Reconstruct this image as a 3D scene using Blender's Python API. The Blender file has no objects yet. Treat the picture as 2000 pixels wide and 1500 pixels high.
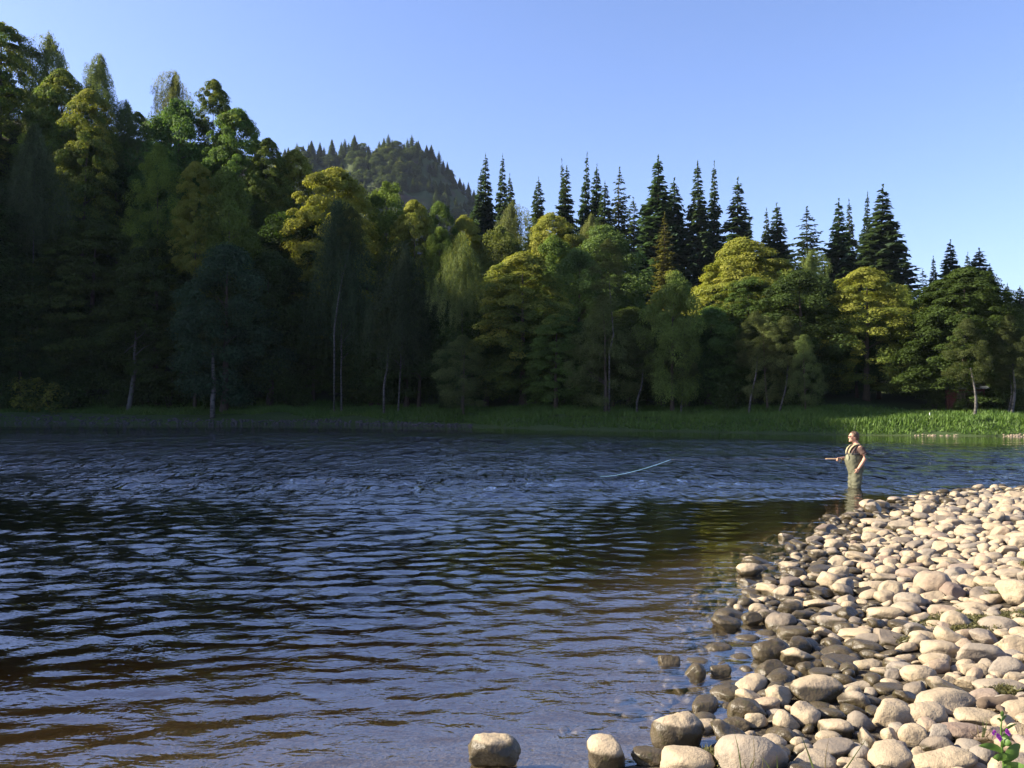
import bpy, math, random
import numpy as np
from mathutils import Vector, Matrix, noise as mnoise

# ------------------------------------------------------------------ camera, sky, sun, exposure
sc = bpy.context.scene
COL = sc.collection
F = 1664.0                                   # focal length in photo pixels (photo is 2000 wide)
CAM = Vector((0.0, 0.0, 2.05))
PITCH = math.atan(30.0 / F)
cam_d = bpy.data.cameras.new('camera')
cam = bpy.data.objects.new('camera', cam_d)
COL.objects.link(cam)
cam_d.sensor_width = 36.0
cam_d.lens = 36.0 * F / 2000.0
cam_d.clip_start = 0.05
cam_d.clip_end = 6000.0
cam.location = CAM
cam.rotation_euler = (math.radians(90) + PITCH, 0, 0)
sc.camera = cam

SUN_EL, SUN_AZ = math.radians(31.0), math.radians(-88.0)   # azimuth from +Y, negative = to the left
SUN = Vector((math.sin(SUN_AZ) * math.cos(SUN_EL), math.cos(SUN_AZ) * math.cos(SUN_EL), math.sin(SUN_EL)))
world = bpy.data.worlds.new("World")
sc.world = world
world.use_nodes = True
wn = world.node_tree
bg = wn.nodes['Background']
sky = wn.nodes.new('ShaderNodeTexSky')
sky.sky_type = 'NISHITA'
sky.sun_disc = False
sky.sun_elevation = SUN_EL
sky.sun_rotation = SUN_AZ
sky.altitude = 100.0
sky.air_density = 1.0
sky.dust_density = 1.4
sky.ozone_density = 6.0
wb = wn.nodes.new('ShaderNodeMix')           # one even white balance over the whole sky
wb.data_type = 'RGBA'; wb.blend_type = 'MULTIPLY'
wb.inputs[0].default_value = 1.0
wb.inputs[7].default_value = (1.10, 0.94, 1.0, 1.0)
wn.links.new(sky.outputs[0], wb.inputs[6])
wn.links.new(wb.outputs[2], bg.inputs[0])
bg.inputs[1].default_value = 0.084

sun_d = bpy.data.lights.new('sun', 'SUN')
sun_d.energy = 5.0
sun_d.angle = math.radians(0.5)
sun_d.color = (1.0, 0.89, 0.70)
sun_o = bpy.data.objects.new('sun', sun_d)
COL.objects.link(sun_o)
sun_o.rotation_euler = SUN.to_track_quat('Z', 'Y').to_euler()
sun_o.location = (-60, 20, 60)

sc.view_settings.view_transform = 'Standard'
sc.view_settings.look = 'None'
sc.view_settings.exposure = 1.75
sc.view_settings.gamma = 1.0
sc.view_settings.use_curve_mapping = False
sc.render.engine = 'CYCLES'
sc.cycles.use_denoising = True
sc.cycles.denoiser = 'OPENIMAGEDENOISE'
sc.cycles.denoising_input_passes = 'RGB_ALBEDO_NORMAL'
sc.cycles.denoising_prefilter = 'ACCURATE'
sc.cycles.max_bounces = 6
sc.cycles.transparent_max_bounces = 12
sc.cycles.sample_clamp_indirect = 6.0

# ------------------------------------------------------------------ helpers
rng = np.random.default_rng(11)
random.seed(5)
cp, sp = math.cos(PITCH), math.sin(PITCH)

def ray(px, py):
    """unit-depth direction (world) of a photo pixel"""
    u, v = (px - 1000.0) / F, (750.0 - py) / F
    return Vector((u, cp - v * sp, sp + v * cp))

def at(px, py, Y):
    d = ray(px, py)
    return CAM + d * (Y / d.y)

def project(p):
    q = p - CAM
    dep = q.y * cp + q.z * sp
    up = -q.y * sp + q.z * cp
    return 1000 + F * q.x / dep, 750 - F * up / dep

def sstep(a, b, x):
    t = np.clip((x - a) / (b - a), 0, 1)
    return t * t * (3 - 2 * t)

def new_mesh(name, verts, faces, mat=None, smooth=False, attrs=None):
    """faces: (M,3) or (M,4) int array, or a list of such arrays"""
    me = bpy.data.meshes.new(name)
    verts = np.asarray(verts, dtype=np.float32)
    fl = faces if isinstance(faces, list) else [faces]
    fl = [np.asarray(f, dtype=np.int32) for f in fl if len(f)]
    idx = np.concatenate([f.ravel() for f in fl])
    cnt = np.concatenate([np.full(len(f), f.shape[1], dtype=np.int32) for f in fl])
    me.vertices.add(len(verts))
    me.vertices.foreach_set('co', verts.ravel())
    me.loops.add(len(idx))
    me.loops.foreach_set('vertex_index', idx)
    me.polygons.add(len(cnt))
    starts = np.concatenate([[0], np.cumsum(cnt)[:-1]]).astype(np.int32)
    me.polygons.foreach_set('loop_start', starts)
    me.polygons.foreach_set('loop_total', cnt)
    if smooth:
        me.polygons.foreach_set('use_smooth', np.ones(len(cnt), dtype=bool))
    if attrs:
        for k, v in attrs.items():
            a = me.attributes.new(k, 'FLOAT', 'POINT')
            a.data.foreach_set('value', np.asarray(v, dtype=np.float32))
    me.update(calc_edges=True)
    if mat:
        me.materials.append(mat)
    return me

def link(name, me, parent=None, loc=None):
    o = bpy.data.objects.new(name, me)
    COL.objects.link(o)
    if parent:
        o.parent = parent
    if loc is not None:
        o.location = loc
    return o

def tag(o, label=None, cat=None, group=None, kind=None):
    if label: o['label'] = label
    if cat: o['category'] = cat
    if group: o['group'] = group
    if kind: o['kind'] = kind
    return o

def empty(name, loc=(0, 0, 0)):
    o = bpy.data.objects.new(name, None)
    o.empty_display_size = 0.2
    COL.objects.link(o)
    o.location = loc
    return o

def tube(pts, radii, sides=8, cap=True):
    """tapered tube along points -> verts, quads, tris"""
    pts = np.asarray(pts, float)
    n = len(pts)
    V = []
    for i in range(n):
        t = pts[min(i + 1, n - 1)] - pts[max(i - 1, 0)]
        t = t / (np.linalg.norm(t) + 1e-9)
        a = np.cross(t, [0, 0, 1.0]) if abs(t[2]) < 0.95 else np.cross(t, [0, 1.0, 0])
        a /= np.linalg.norm(a) + 1e-9
        b = np.cross(t, a)
        ang = np.linspace(0, 2 * np.pi, sides, endpoint=False)
        V.append(pts[i] + radii[i] * (np.cos(ang)[:, None] * a + np.sin(ang)[:, None] * b))
    V = np.concatenate(V)
    Q = []
    for i in range(n - 1):
        for j in range(sides):
            k = (j + 1) % sides
            Q.append((i * sides + j, i * sides + k, (i + 1) * sides + k, (i + 1) * sides + j))
    T = []
    if cap:
        V = np.concatenate([V, pts[:1], pts[-1:]])
        c0, c1 = n * sides, n * sides + 1
        for j in range(sides):
            k = (j + 1) % sides
            T.append((c0, k, j))
            T.append((c1, (n - 1) * sides + j, (n - 1) * sides + k))
    return V, np.array(Q), np.array(T, dtype=int).reshape(-1, 3)

class Geo:
    def __init__(s): s.V, s.Q, s.T, s.n = [], [], [], 0
    def add(s, V, Q=None, T=None):
        s.V.append(np.asarray(V, float))
        if Q is not None and len(Q): s.Q.append(np.asarray(Q) + s.n)
        if T is not None and len(T): s.T.append(np.asarray(T) + s.n)
        s.n += len(V)
    def tube(s, *a, **k): s.add(*tube(*a, **k))
    def mesh(s, name, mat, smooth=True, xf=None):
        V = np.concatenate(s.V)
        if xf is not None: V = xf(V)
        f = []
        if s.Q: f.append(np.concatenate(s.Q))
        if s.T: f.append(np.concatenate(s.T))
        return new_mesh(name, V, f, mat, smooth)

class NT:
    """small node-tree builder"""
    def __init__(s, name):
        s.m = bpy.data.materials.new(name)
        s.m.use_nodes = True
        s.t = s.m.node_tree
        s.t.nodes.clear()
        s.out = s.t.nodes.new('ShaderNodeOutputMaterial')
    def n(s, typ, **kw):
        nd = s.t.nodes.new('ShaderNode' + typ)
        for k, v in kw.items(): setattr(nd, k, v)
        return nd
    def set(s, nd, key, v):
        if hasattr(v, 'is_output'): s.t.links.new(v, nd.inputs[key])
        elif isinstance(v, (tuple, list)) and len(v) == 3 and nd.inputs[key].type == 'RGBA': nd.inputs[key].default_value = (*v, 1)
        else: nd.inputs[key].default_value = v
    def math(s, op, a, b=0.0, c=None, clamp=False):
        nd = s.n('Math', operation=op, use_clamp=clamp)
        s.set(nd, 0, a); s.set(nd, 1, b)
        if c is not None: s.set(nd, 2, c)
        return nd.outputs[0]
    def mix(s, f, a, b, blend='MIX'):
        nd = s.n('Mix', data_type='RGBA', blend_type=blend)
        s.set(nd, 0, f); s.set(nd, 6, a); s.set(nd, 7, b)
        return nd.outputs[2]
    def noise(s, scale, detail=3.0, vec=None, rough=0.5, dist=0.0, out='Fac'):
        nd = s.n('TexNoise')
        nd.inputs['Scale'].default_value = scale
        nd.inputs['Detail'].default_value = detail
        nd.inputs['Roughness'].default_value = rough
        nd.inputs['Distortion'].default_value = dist
        if vec is not None: s.t.links.new(vec, nd.inputs['Vector'])
        return nd.outputs[out]
    def mapr(s, v, a, b, c=0.0, d=1.0, smooth=True):
        nd = s.n('MapRange', interpolation_type='SMOOTHSTEP' if smooth else 'LINEAR')
        s.set(nd, 0, v); s.set(nd, 1, a); s.set(nd, 2, b); s.set(nd, 3, c); s.set(nd, 4, d)
        return nd.outputs[0]
    def attr(s, name, out='Fac'):
        nd = s.n('Attribute'); nd.attribute_name = name
        return nd.outputs[out]
    def pos(s): return s.n('NewGeometry').outputs['Position']
    def objco(s): return s.n('TexCoord').outputs['Object']
    def bump(s, h, strength, dist, normal=None):
        nd = s.n('Bump')
        s.set(nd, 'Height', h); s.set(nd, 'Strength', strength); s.set(nd, 'Distance', dist)
        if normal is not None: s.set(nd, 'Normal', normal)
        return nd.outputs[0]
    def bsdf(s, color, rough=0.7, spec=0.5, normal=None, metal=0.0):
        nd = s.n('BsdfPrincipled')
        s.set(nd, 'Base Color', color); s.set(nd, 'Roughness', rough)
        s.set(nd, 'Specular IOR Level', spec); s.set(nd, 'Metallic', metal)
        if normal is not None: s.set(nd, 'Normal', normal)
        return nd.outputs[0]
    def done(s, sh):
        s.t.links.new(sh, s.out.inputs['Surface'])
        return s.m

def simple(name, color, rough=0.7, spec=0.4, scale=20.0, amt=0.25, bump=0.0, metal=0.0):
    t = NT(name)
    co = t.objco()
    n = t.noise(scale, 4, co)
    c = t.mix(n, tuple(v * (1 - amt) for v in color), tuple(min(1, v * (1 + amt)) for v in color))
    nm = t.bump(n, 0.6, bump) if bump else None
    return t.done(t.bsdf(c, rough, spec, nm, metal))

# ------------------------------------------------------------------ materials
def foliage_mat():
    t = NT('foliage')
    oi = t.n('ObjectInfo')
    var = t.attr('var'); aut = t.attr('aut')
    k = t.math('MULTIPLY_ADD', var, 0.9, 0.55)
    kk = t.n('CombineXYZ'); 
    for i in range(3): t.set(kk, i, k)
    base = t.mix(1.0, oi.outputs['Color'], kk.outputs[0], 'MULTIPLY')
    # turning leaves: how far this tree has turned is kept in the object's alpha
    f = t.math('ADD', aut, t.math('MULTIPLY_ADD', oi.outputs['Alpha'], 1.7, -1.25))
    f = t.mapr(f, 0.0, 0.5)
    gold = t.mix(var, (0.150, 0.190, 0.030), (0.31, 0.300, 0.058))
    col = t.mix(f, base, gold)
    d = t.bsdf(col, 0.7, 0.15)
    tr = t.n('BsdfTranslucent')
    t.set(tr, 0, t.mix(1.0, col, (1.0, 1.0, 0.55), 'MULTIPLY'))
    ms = t.n('MixShader'); ms.inputs[0].default_value = 0.46
    t.t.links.new(d, ms.inputs[1]); t.t.links.new(tr.outputs[0], ms.inputs[2])
    return t.done(ms.outputs[0])
M_LEAF = foliage_mat()
M_BARK = simple('bark', (0.075, 0.06, 0.045), 0.9, 0.2, 6.0, 0.5, 0.03)
def birch_mat():
    t = NT('birch_bark')
    co = t.objco()
    mp = t.n('Mapping'); t.t.links.new(co, mp.inputs[0]); mp.inputs['Scale'].default_value = (1.5, 1.5, 3.5)
    n = t.noise(1.6, 4, mp.outputs[0])
    c = t.mix(t.mapr(n, 0.48, 0.58), (0.095, 0.088, 0.08), (0.035, 0.034, 0.03))
    return t.done(t.bsdf(c, 0.8, 0.3))
M_BIRCH = birch_mat()
M_DEAD = simple('dead_wood', (0.10, 0.095, 0.085), 0.9, 0.2, 5.0, 0.4)

def ground_mat():
    t = NT('ground')
    p = t.pos()
    sx = t.n('SeparateXYZ'); t.t.links.new(p, sx.inputs[0])
    far = t.mapr(sx.outputs[1], 30, 40)
    n1 = t.noise(2.5, 6, p, 0.65); n2 = t.noise(40, 3, p)
    v = t.n('TexVoronoi'); t.t.links.new(p, v.inputs['Vector']); v.inputs['Scale'].default_value = 16.0
    grav = t.mix(n2, (0.045, 0.036, 0.024), (0.13, 0.105, 0.075))
    grav = t.mix(t.mapr(v.outputs['Distance'], 0.0, 0.7), grav, (0.03, 0.024, 0.016))
    # river bed: peat-stained, algae-covered gravel
    bed = t.mix(n1, (0.026, 0.020, 0.010), (0.085, 0.064, 0.035))
    bed = t.mix(t.mapr(n2, 0.45, 0.7), bed, (0.10, 0.08, 0.05))
    und = t.mapr(sx.outputs[2], -0.06, 0.03)
    near = t.mix(und, bed, grav)
    grass = t.mix(n1, (0.022, 0.040, 0.010), (0.045, 0.075, 0.016))
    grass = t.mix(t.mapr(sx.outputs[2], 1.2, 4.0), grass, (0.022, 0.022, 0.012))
    farc = t.mix(und, (0.05, 0.04, 0.02), grass)
    c = t.mix(far, near, farc)
    h = t.math('ADD', t.math('MULTIPLY', v.outputs['Distance'], -0.6), n2)
    nm = t.bump(h, 0.7, 0.03)
    return t.done(t.bsdf(c, 0.85, 0.25, nm))
M_GROUND = ground_mat()

def water_mat():
    t = NT('river_water')
    p = t.pos()
    rough = t.attr('chop')          # broken water, stronger in the riffle
    dep = t.attr('depth')           # metres of peat-stained water under this point
    mp = t.n('Mapping'); t.t.links.new(p, mp.inputs[0]); mp.inputs['Scale'].default_value = (0.75, 1.35, 1.0)
    n1 = t.noise(2.6, 4, mp.outputs[0], 0.55, 0.4)
    n2 = t.noise(9.0, 3, mp.outputs[0], 0.5, 0.5)
    h = t.math('ADD', t.math('MULTIPLY', n1, 1.0), t.math('MULTIPLY', n2, 0.22))
    mp3 = t.n('Mapping'); t.t.links.new(p, mp3.inputs[0]); mp3.inputs['Scale'].default_value = (1.25, 0.62, 1.0)
    mp4 = t.n('Mapping'); t.t.links.new(p, mp4.inputs[0]); mp4.inputs['Scale'].default_value = (1.5, 0.5, 1.0)
    n3 = t.noise(1.9, 2, mp3.outputs[0], 0.6, 0.8)
    h = t.math('ADD', t.math('MULTIPLY', h, rough), t.math('MULTIPLY', n3, t.math('MULTIPLY', t.attr('riffle'), t.mapr(t.noise(0.75, 3, mp4.outputs[0], 0.6, 0.5), .40, .64, 0.04, 0.46))))
    nm = t.bump(h, 1.0, 0.42)
    # Schlick's reflectance, the same from either side of the surface
    vm = t.n('VectorMath', operation='DOT_PRODUCT')
    t.t.links.new(t.n('NewGeometry').outputs['Incoming'], vm.inputs[0]); t.t.links.new(nm, vm.inputs[1])
    fac = t.math('SUBTRACT', 1.0, t.math('ABSOLUTE', vm.outputs['Value']), clamp=True)
    fr = t.math('MULTIPLY_ADD', t.math('POWER', fac, 4.3), 0.84, 0.16)
    tr = t.n('BsdfTransparent')
    # Beer-Lambert per channel, slanted path taken as 1.35 x depth
    cmb = t.n('CombineColor')
    for i, k in enumerate((1.5, 1.85, 2.5)):
        t.set(cmb, i, t.math('POWER', 2.71828, t.math('MULTIPLY', dep, -k * 1.35)))
    t.t.links.new(cmb.outputs[0], tr.inputs[0])
    gl = t.n('BsdfGlossy'); gl.inputs['Roughness'].default_value = 0.02
    gl.inputs['Color'].default_value = (1, 1, 1, 1)
    t.t.links.new(nm, gl.inputs['Normal'])
    ms = t.n('MixShader')
    t.t.links.new(fr, ms.inputs[0]); t.t.links.new(tr.outputs[0], ms.inputs[1]); t.t.links.new(gl.outputs[0], ms.inputs[2])
    return t.done(ms.outputs[0])
M_WATER = water_mat()

def stone_mat(name, per_vertex):
    t = NT(name)
    p = t.pos()
    oi = t.n('ObjectInfo')
    r = t.attr('rnd') if per_vertex else oi.outputs['Random']
    hue = t.attr('hue') if per_vertex else t.math('FRACT', t.math('MULTIPLY', oi.outputs['Random'], 7.31))
    wet_bias = t.attr('wet') if per_vertex else oi.outputs['Alpha']
    sx = t.n('SeparateXYZ'); t.t.links.new(p, sx.inputs[0])
    n1 = t.noise(9, 5, p, 0.6); n2 = t.noise(70, 3, p, 0.6); n3 = t.noise(28, 4, p, 0.65); n4 = t.noise(4.5, 3, p, 0.5)
    dry = t.mix(hue, (0.28, 0.225, 0.145), (0.245, 0.195, 0.13))
    dry = t.mix(t.mapr(r, 0.55, 0.85), dry, (0.185, 0.16, 0.13))
    dry = t.mix(t.mapr(r, 0.88, 0.93), dry, (0.115, 0.095, 0.075))
    dry = t.mix(t.math('MULTIPLY', t.mapr(hue, 0.86, 0.93), 0.35), dry, (0.24, 0.15, 0.11))
    dry = t.mix(t.math('MULTIPLY', t.mapr(n1, 0.35, 0.75), t.math('SUBTRACT', 1.0, t.math('MULTIPLY', t.mapr(r, 0.55, 0.9), 0.75))), dry, (0.33, 0.26, 0.175))
    dry = t.mix(t.math('MULTIPLY', t.mapr(n3, 0.52, 0.72), 0.45), dry, (0.19, 0.145, 0.10))
    dry = t.mix(t.math('MULTIPLY', t.mapr(n2, 0.56, 0.7), 0.35), dry, (0.14, 0.10, 0.065))
    wet = t.mix(n1, (0.038, 0.029, 0.015), (0.072, 0.055, 0.030))
    wet = t.mix(t.math('MULTIPLY', t.mapr(n3, 0.5, 0.72), 0.6), wet, (0.042, 0.044, 0.014))
    wet = t.mix(t.math('MULTIPLY', t.mapr(n2, 0.5, 0.7), 0.4), wet, (0.10, 0.08, 0.05))
    # water line left on each stone (a tide mark with a ragged edge of its own)
    lvl = t.math('ADD', t.math('MULTIPLY', r, 0.05), t.math('MULTIPLY_ADD', n4, 0.12, -0.05))
    lvl = t.math('ADD', lvl, t.math('MULTIPLY', wet_bias, 0.5))
    w = t.mapr(t.math('SUBTRACT', sx.outputs[2], lvl), -0.012, 0.012, 1.0, 0.0)
    c = t.mix(w, dry, wet)
    # stones under the surface carry pale silt again
    c = t.mix(t.mapr(sx.outputs[2], -0.10, -0.01, 0.75, 0.0), c, (0.085, 0.066, 0.036))
    ro = t.math('MULTIPLY_ADD', w, -0.42, 0.80)
    h = t.math('ADD', t.math('MULTIPLY', n3, 0.7), t.math('MULTIPLY', n2, 0.35))
    nm = t.bump(h, 0.75, 0.016)
    return t.done(t.bsdf(c, ro, 0.4, nm))
M_STONE = stone_mat('river_stone', False)
M_STONES = stone_mat('shingle', True)

# ------------------------------------------------------------------ land forms
BX = np.array([-260, -200, -120, -80, -58, -44.5, -17.5, -12, -3.9, 0, 9.9, 20.5, 28.5, 45, 90, 260.])
BY = np.array([-37, -21, 15, 44, 68, 74, 71.5, 70, 65.6, 61, 55, 48.9, 47.4, 46, 50, 70.])  # left end bent nearer, out of view, to line up the shading ridge
SHORE = np.array([(-60, -22), (-10, -1.2), (-4, 2.2), (-1.2, 3.9), (.34, 4.5), (1.15, 4.95), (1.75, 5.7), (2.3, 7.0), (2.55, 8.4),
                  (3.2, 10.2), (4.3, 12.2), (6.0, 15.0), (8.6, 17.9), (11, 19.6), (14, 20.5), (25, 23), (60, 27), (260, 34)], float)

def shore_e(x, y):
    """signed distance from the near shoreline, positive on land"""
    x = np.asarray(x, float); y = np.asarray(y, float)
    best = np.full(x.shape, 1e9); sg = np.ones(x.shape)
    for a, b in zip(SHORE[:-1], SHORE[1:]):
        d = b - a
        t = np.clip(((x - a[0]) * d[0] + (y - a[1]) * d[1]) / (d @ d), 0, 1)
        qx, qy = a[0] + t * d[0], a[1] + t * d[1]
        dist = np.hypot(x - qx, y - qy)
        s = d[0] * (y - a[1]) - d[1] * (x - a[0])
        m = dist < best - 1e-9
        best = np.where(m, dist, best); sg = np.where(m, np.where(s < 0, 1.0, -1.0), sg)
    return best * sg

def vnoise(x, y, seed=0):
    """cheap smooth value noise on arrays"""
    xi, yi = np.floor(x).astype(int), np.floor(y).astype(int)
    fx, fy = x - xi, y - yi
    fx, fy = fx * fx * (3 - 2 * fx), fy * fy * (3 - 2 * fy)
    def hsh(a, b):
        n = (a * 374761393 + b * 668265263 + seed * 974711) & 0x7fffffff
        n = ((n ^ (n >> 13)) * 1274126177) & 0x7fffffff
        return ((n ^ (n >> 16)) & 0xffff) / 65535.0
    return (hsh(xi, yi) * (1 - fx) + hsh(xi + 1, yi) * fx) * (1 - fy) + (hsh(xi, yi + 1) * (1 - fx) + hsh(xi + 1, yi + 1) * fx) * fy

KX = np.array([-260, -120, -80, -60, -45, -27, -11, 6, 30, 260.])
KV = np.array([2.0, 2.0, .95, 1.0, .84, .60, .27, .14, .10, .08])

def bank_d(x, y): return (y - np.interp(x, BX, BY)) * 0.93

def height(x, y):
    x = np.asarray(x, float); y = np.asarray(y, float)
    e = shore_e(x, y)
    slope = .13 + .15 * sstep(9, 17, y)
    land = np.where(e < 1.2, .05 * e, .06 + .115 * (e - 1.2))
    land = np.where(e > 3.6, .336 + .03 * (e - 3.6), land)
    land = np.minimum(land, 1.6)
    zn = np.where(e > 0, land, np.maximum(slope * e, -1.1 + .04 * np.maximum(e + 8, -12)))
    zn = np.where(e < 0, np.maximum(zn, -1.6), zn)
    zn = zn + .06 * (vnoise(x * 1.3, y * 1.3, 3) - .5)
    d = bank_d(x, y)
    k = np.interp(x, KX, KV)
    up = .35 * np.minimum(d, 2.0) + .09 * np.clip(d - 2, 0, 6)
    hill = k * np.maximum(d - 6.5, 0) * sstep(5, 13, d)
    cap = np.interp(x, [-260, -120, -85, -60, -45, -27], [67, 67, 38, 38, 38, 30]) + sstep(-80, -105, x) * (24 * sstep(80, 83, y) - 9 * sstep(68, 72, y) - 42 * sstep(84, 89, y))  # unseen ridge added at far left, its height stepped to shade the wood
    hill = np.where(hill > cap, cap + np.where(x < -70, 0, .12) * (hill - cap), hill)
    hill = hill * (1 - .8 * sstep(-62, -82, x) * sstep(1.2, 1.5, y / np.maximum(-x, 1)))
    zf = np.where(d > 0, up + hill, np.maximum(.22 * d, -1.6))
    zf = zf + np.where(d > 2, .5 * (vnoise(x * .25, y * .25, 9) - .5) + .25 * (vnoise(x * .9, y * .9, 5) - .5), 0.05 * (vnoise(x, y, 4) - .5))
    return np.where(d > -12, np.maximum(zf, np.where(e > -3, zn, -1.6)), zn)

def H1(x, y): return float(height(np.array([x]), np.array([y]))[0])

def axis(parts):
    a = [np.arange(p, q, s) for p, q, s in parts]
    return np.concatenate(a + [[parts[-1][1]]])
gx = axis([(-900, -260, 40), (-260, -90, 6), (-90, -3, 1.1), (-3, 14, .14), (14, 55, 1.0), (55, 260, 6), (260, 900, 40)])
gy = axis([(-60, -4, 4), (-4, 2, .4), (2, 21, .14), (21, 44, 1.0), (44, 125, .9), (125, 400, 12), (400, 2400, 100)])
GX, GY = np.meshgrid(gx, gy)
GZ = height(GX, GY)
nx, ny = len(gx), len(gy)
def grid_faces(nx, ny):
    i = np.arange(nx - 1)[None, :] + nx * np.arange(ny - 1)[:, None]
    return np.stack([i, i + 1, i + 1 + nx, i + nx], -1).reshape(-1, 4)
ground = link('ground', new_mesh('ground', np.stack([GX, GY, GZ], -1).reshape(-1, 3), grid_faces(nx, ny), M_GROUND, True))
tag(ground, 'grassy far bank, wooded slope and stony near shore of the river', None, None, 'structure')

# ------------------------------------------------------------------ river surface: real waves near by, finer ripples as relief
def make_river():
    ang = np.radians(axis([(-84, -36, 1.0), (-36, 36, .15), (36, 84, 1.0)]))
    r = np.concatenate([np.exp(np.linspace(math.log(.9), math.log(3), 60, endpoint=False)), np.exp(np.linspace(math.log(3), math.log(22), 430, endpoint=False)), np.exp(np.linspace(math.log(22), math.log(260), 210))])
    A, R = np.meshgrid(ang, r)
    X, Y = R * np.sin(A), R * np.cos(A)
    g = np.random.default_rng(4)
    e = shore_e(X, Y); d = bank_d(X, Y)
    z = np.zeros_like(X); 
    spacing = np.maximum(np.gradient(r)[:, None] * np.ones_like(R), R * math.radians(.15))
    warp = 1.2 * (vnoise(X * .35, Y * .35, 21) - .5)
    def add(lam, th, slope, ph):
        nonlocal z
        k = 2 * math.pi / lam
        fade = np.clip((lam / spacing - 2.5) / 2.0, 0, 1)        # leave out what the mesh cannot carry
        z = z + slope / k * fade * np.sin(k * (X * math.sin(th) + Y * math.cos(th)) + ph + k * .12 * warp)
    for i in range(16):      # swell running in to the shore, crests nearly across the view
        add(g.uniform(.65, 1.7), math.radians(g.normal(-9, 11)), g.uniform(.010, .020), g.uniform(0, 6.28))
    for i in range(40):
        add(g.uniform(.19, .52), math.radians(g.normal(-4, 30)), g.uniform(.015, .033), g.uniform(0, 6.28))
    for i in range(30):
        add(g.uniform(.12, .24), math.radians(g.normal(4, 40)), g.uniform(.006, .013), g.uniform(0, 6.28))
    z0 = z; z = np.zeros_like(X)
    for i in range(26):      # short steep chop of the riffle
        add(g.uniform(.6, 2.0), math.radians(g.normal(0, 42)), g.uniform(.012, .026), g.uniform(0, 6.28))
    zr = z; z = z0
    patch = .55 + .9 * vnoise(X * .16, Y * .28, 31)
    lee = .35 + .65 * sstep(.3, 4.5, -e)                         # quiet water along the stones
    cove = 1 - .55 * sstep(-7.5, -3.0, e) * sstep(8, 11, Y) * (1 - sstep(17, 20, Y))
    rif = sstep(17, 24, Y + 3 * vnoise(X * .12, Y * .3, 8)) * (1 - sstep(-12, -7, d))
    amp = patch * lee * cove * (1 + .9 * rif)
    z = (z * amp + zr * rif * (.35 + 1.1 * vnoise(X * .12, Y * .4, 78))) * (1 - sstep(-9, -4, d) * .8)
    rfl = rif * (.45 + 1.0 * vnoise(X * .15, Y * .5, 77))
    chop = (.026 + .04 * patch * lee + .12 * rfl) * cove * (1 - .75 * sstep(-11, -6, d))
    dep = np.maximum(0.0, -height(X, Y))
    me = new_mesh('river', np.stack([X, Y, z], -1).reshape(-1, 3), grid_faces(len(ang), len(r)), M_WATER, True,
                  {'chop': chop.ravel(), 'riffle': (rfl * (1 - .8 * sstep(-11, -6, d))).ravel(), 'depth': dep.ravel()})
    o = link('river', me)
    tag(o, 'dark peaty river rippling with blue sky reflections', None, None, 'structure')
make_river()
# ------------------------------------------------------------------ trees
def leaf_quads(P, N, size, asp, g, tdir=None):
    """rhombic leaf sprays at P with normal N"""
    n = len(P)
    N = N / (np.linalg.norm(N, axis=1, keepdims=True) + 1e-9)
    if tdir is None:
        tdir = g.normal(size=(n, 3))
    T = tdir - (tdir * N).sum(1, keepdims=True) * N
    T /= np.linalg.norm(T, axis=1, keepdims=True) + 1e-9
    B = np.cross(N, T)
    s = np.asarray(size)[:, None] if np.ndim(size) else size
    V = np.stack([P - T * s * .5, P + B * s * asp * .5 + N * s * .12 + T * s * .05, P + T * s * .5, P - B * s * asp * .5 + N * s * .12 - T * s * .04], 1)
    Q = np.arange(n * 4).reshape(n, 4)
    return V.reshape(-1, 3), Q

def crown_mesh(name, P, N, size, asp, var, aut, g, tdir=None):
    V, Q = leaf_quads(P, N, size, asp, g, tdir)
    return new_mesh(name, V, Q, M_LEAF, False, {'var': np.repeat(var, 4), 'aut': np.repeat(aut, 4)})

def unit(v): return v / (np.linalg.norm(v, axis=-1, keepdims=True) + 1e-9)

def broadleaf(name, seed, prof, ncl, nleaf, crad, leaf, flat=.65, tilt=0.0, z0=.14, lump=.28, asp=.75):
    """crown of leaf clusters, nominal height 18 and width 10"""
    g = np.random.default_rng(seed)
    Hh, R = 18.0, 5.0
    t = g.uniform(0, 1, ncl) ** .85
    a = g.uniform(0, 2 * np.pi, ncl)
    rad = R * np.interp(t, prof[0], prof[1]) * (.42 + .58 * np.sqrt(g.uniform(0, 1, ncl)))
    ph = g.uniform(0, 6.28, 4)
    rad *= 1 + lump * (np.sin(2 * a + ph[0] + 4 * t) * .5 + np.sin(3 * a + ph[1] - 6 * t) * .5 + np.sin(5 * a + 9 * t + ph[2]) * .35)
    C = np.stack([rad * np.cos(a), rad * np.sin(a), Hh * (z0 + (1 - z0) * t) - .6], 1)
    cr = crad * g.uniform(.6, 1.35, ncl) * (1 - .3 * t)
    cv = g.uniform(0, 1, ncl)
    idx = np.repeat(np.arange(ncl), nleaf)
    D = unit(g.normal(size=(len(idx), 3)) + [0, 0, .35])
    u = g.uniform(.25, 1, len(idx)) ** .45
    out = unit(C * [1, 1, 0] + 1e-6)[idx]
    off = D * (u * cr[idx])[:, None]
    off[:, 2] *= flat
    off[:, 2] -= tilt * (off * out).sum(1)
    P = C[idx] + off
    N = D * .7 + np.array([0, 0, .55]) + g.normal(size=D.shape) * .45
    if tilt: N = N * [.6, .6, 1.0] + out * tilt
    var = np.clip(.55 * cv[idx] + .45 * g.uniform(0, 1, len(idx)), 0, 1)
    aut = .55 * g.uniform(0, 1, ncl)[idx] + .2 * g.uniform(0, 1, len(idx)) + .55 * (P[:, 2] / Hh) ** 2
    return crown_mesh(name, P, N, leaf * g.uniform(.6, 1.35, len(idx)), asp, var, aut, g)

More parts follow.
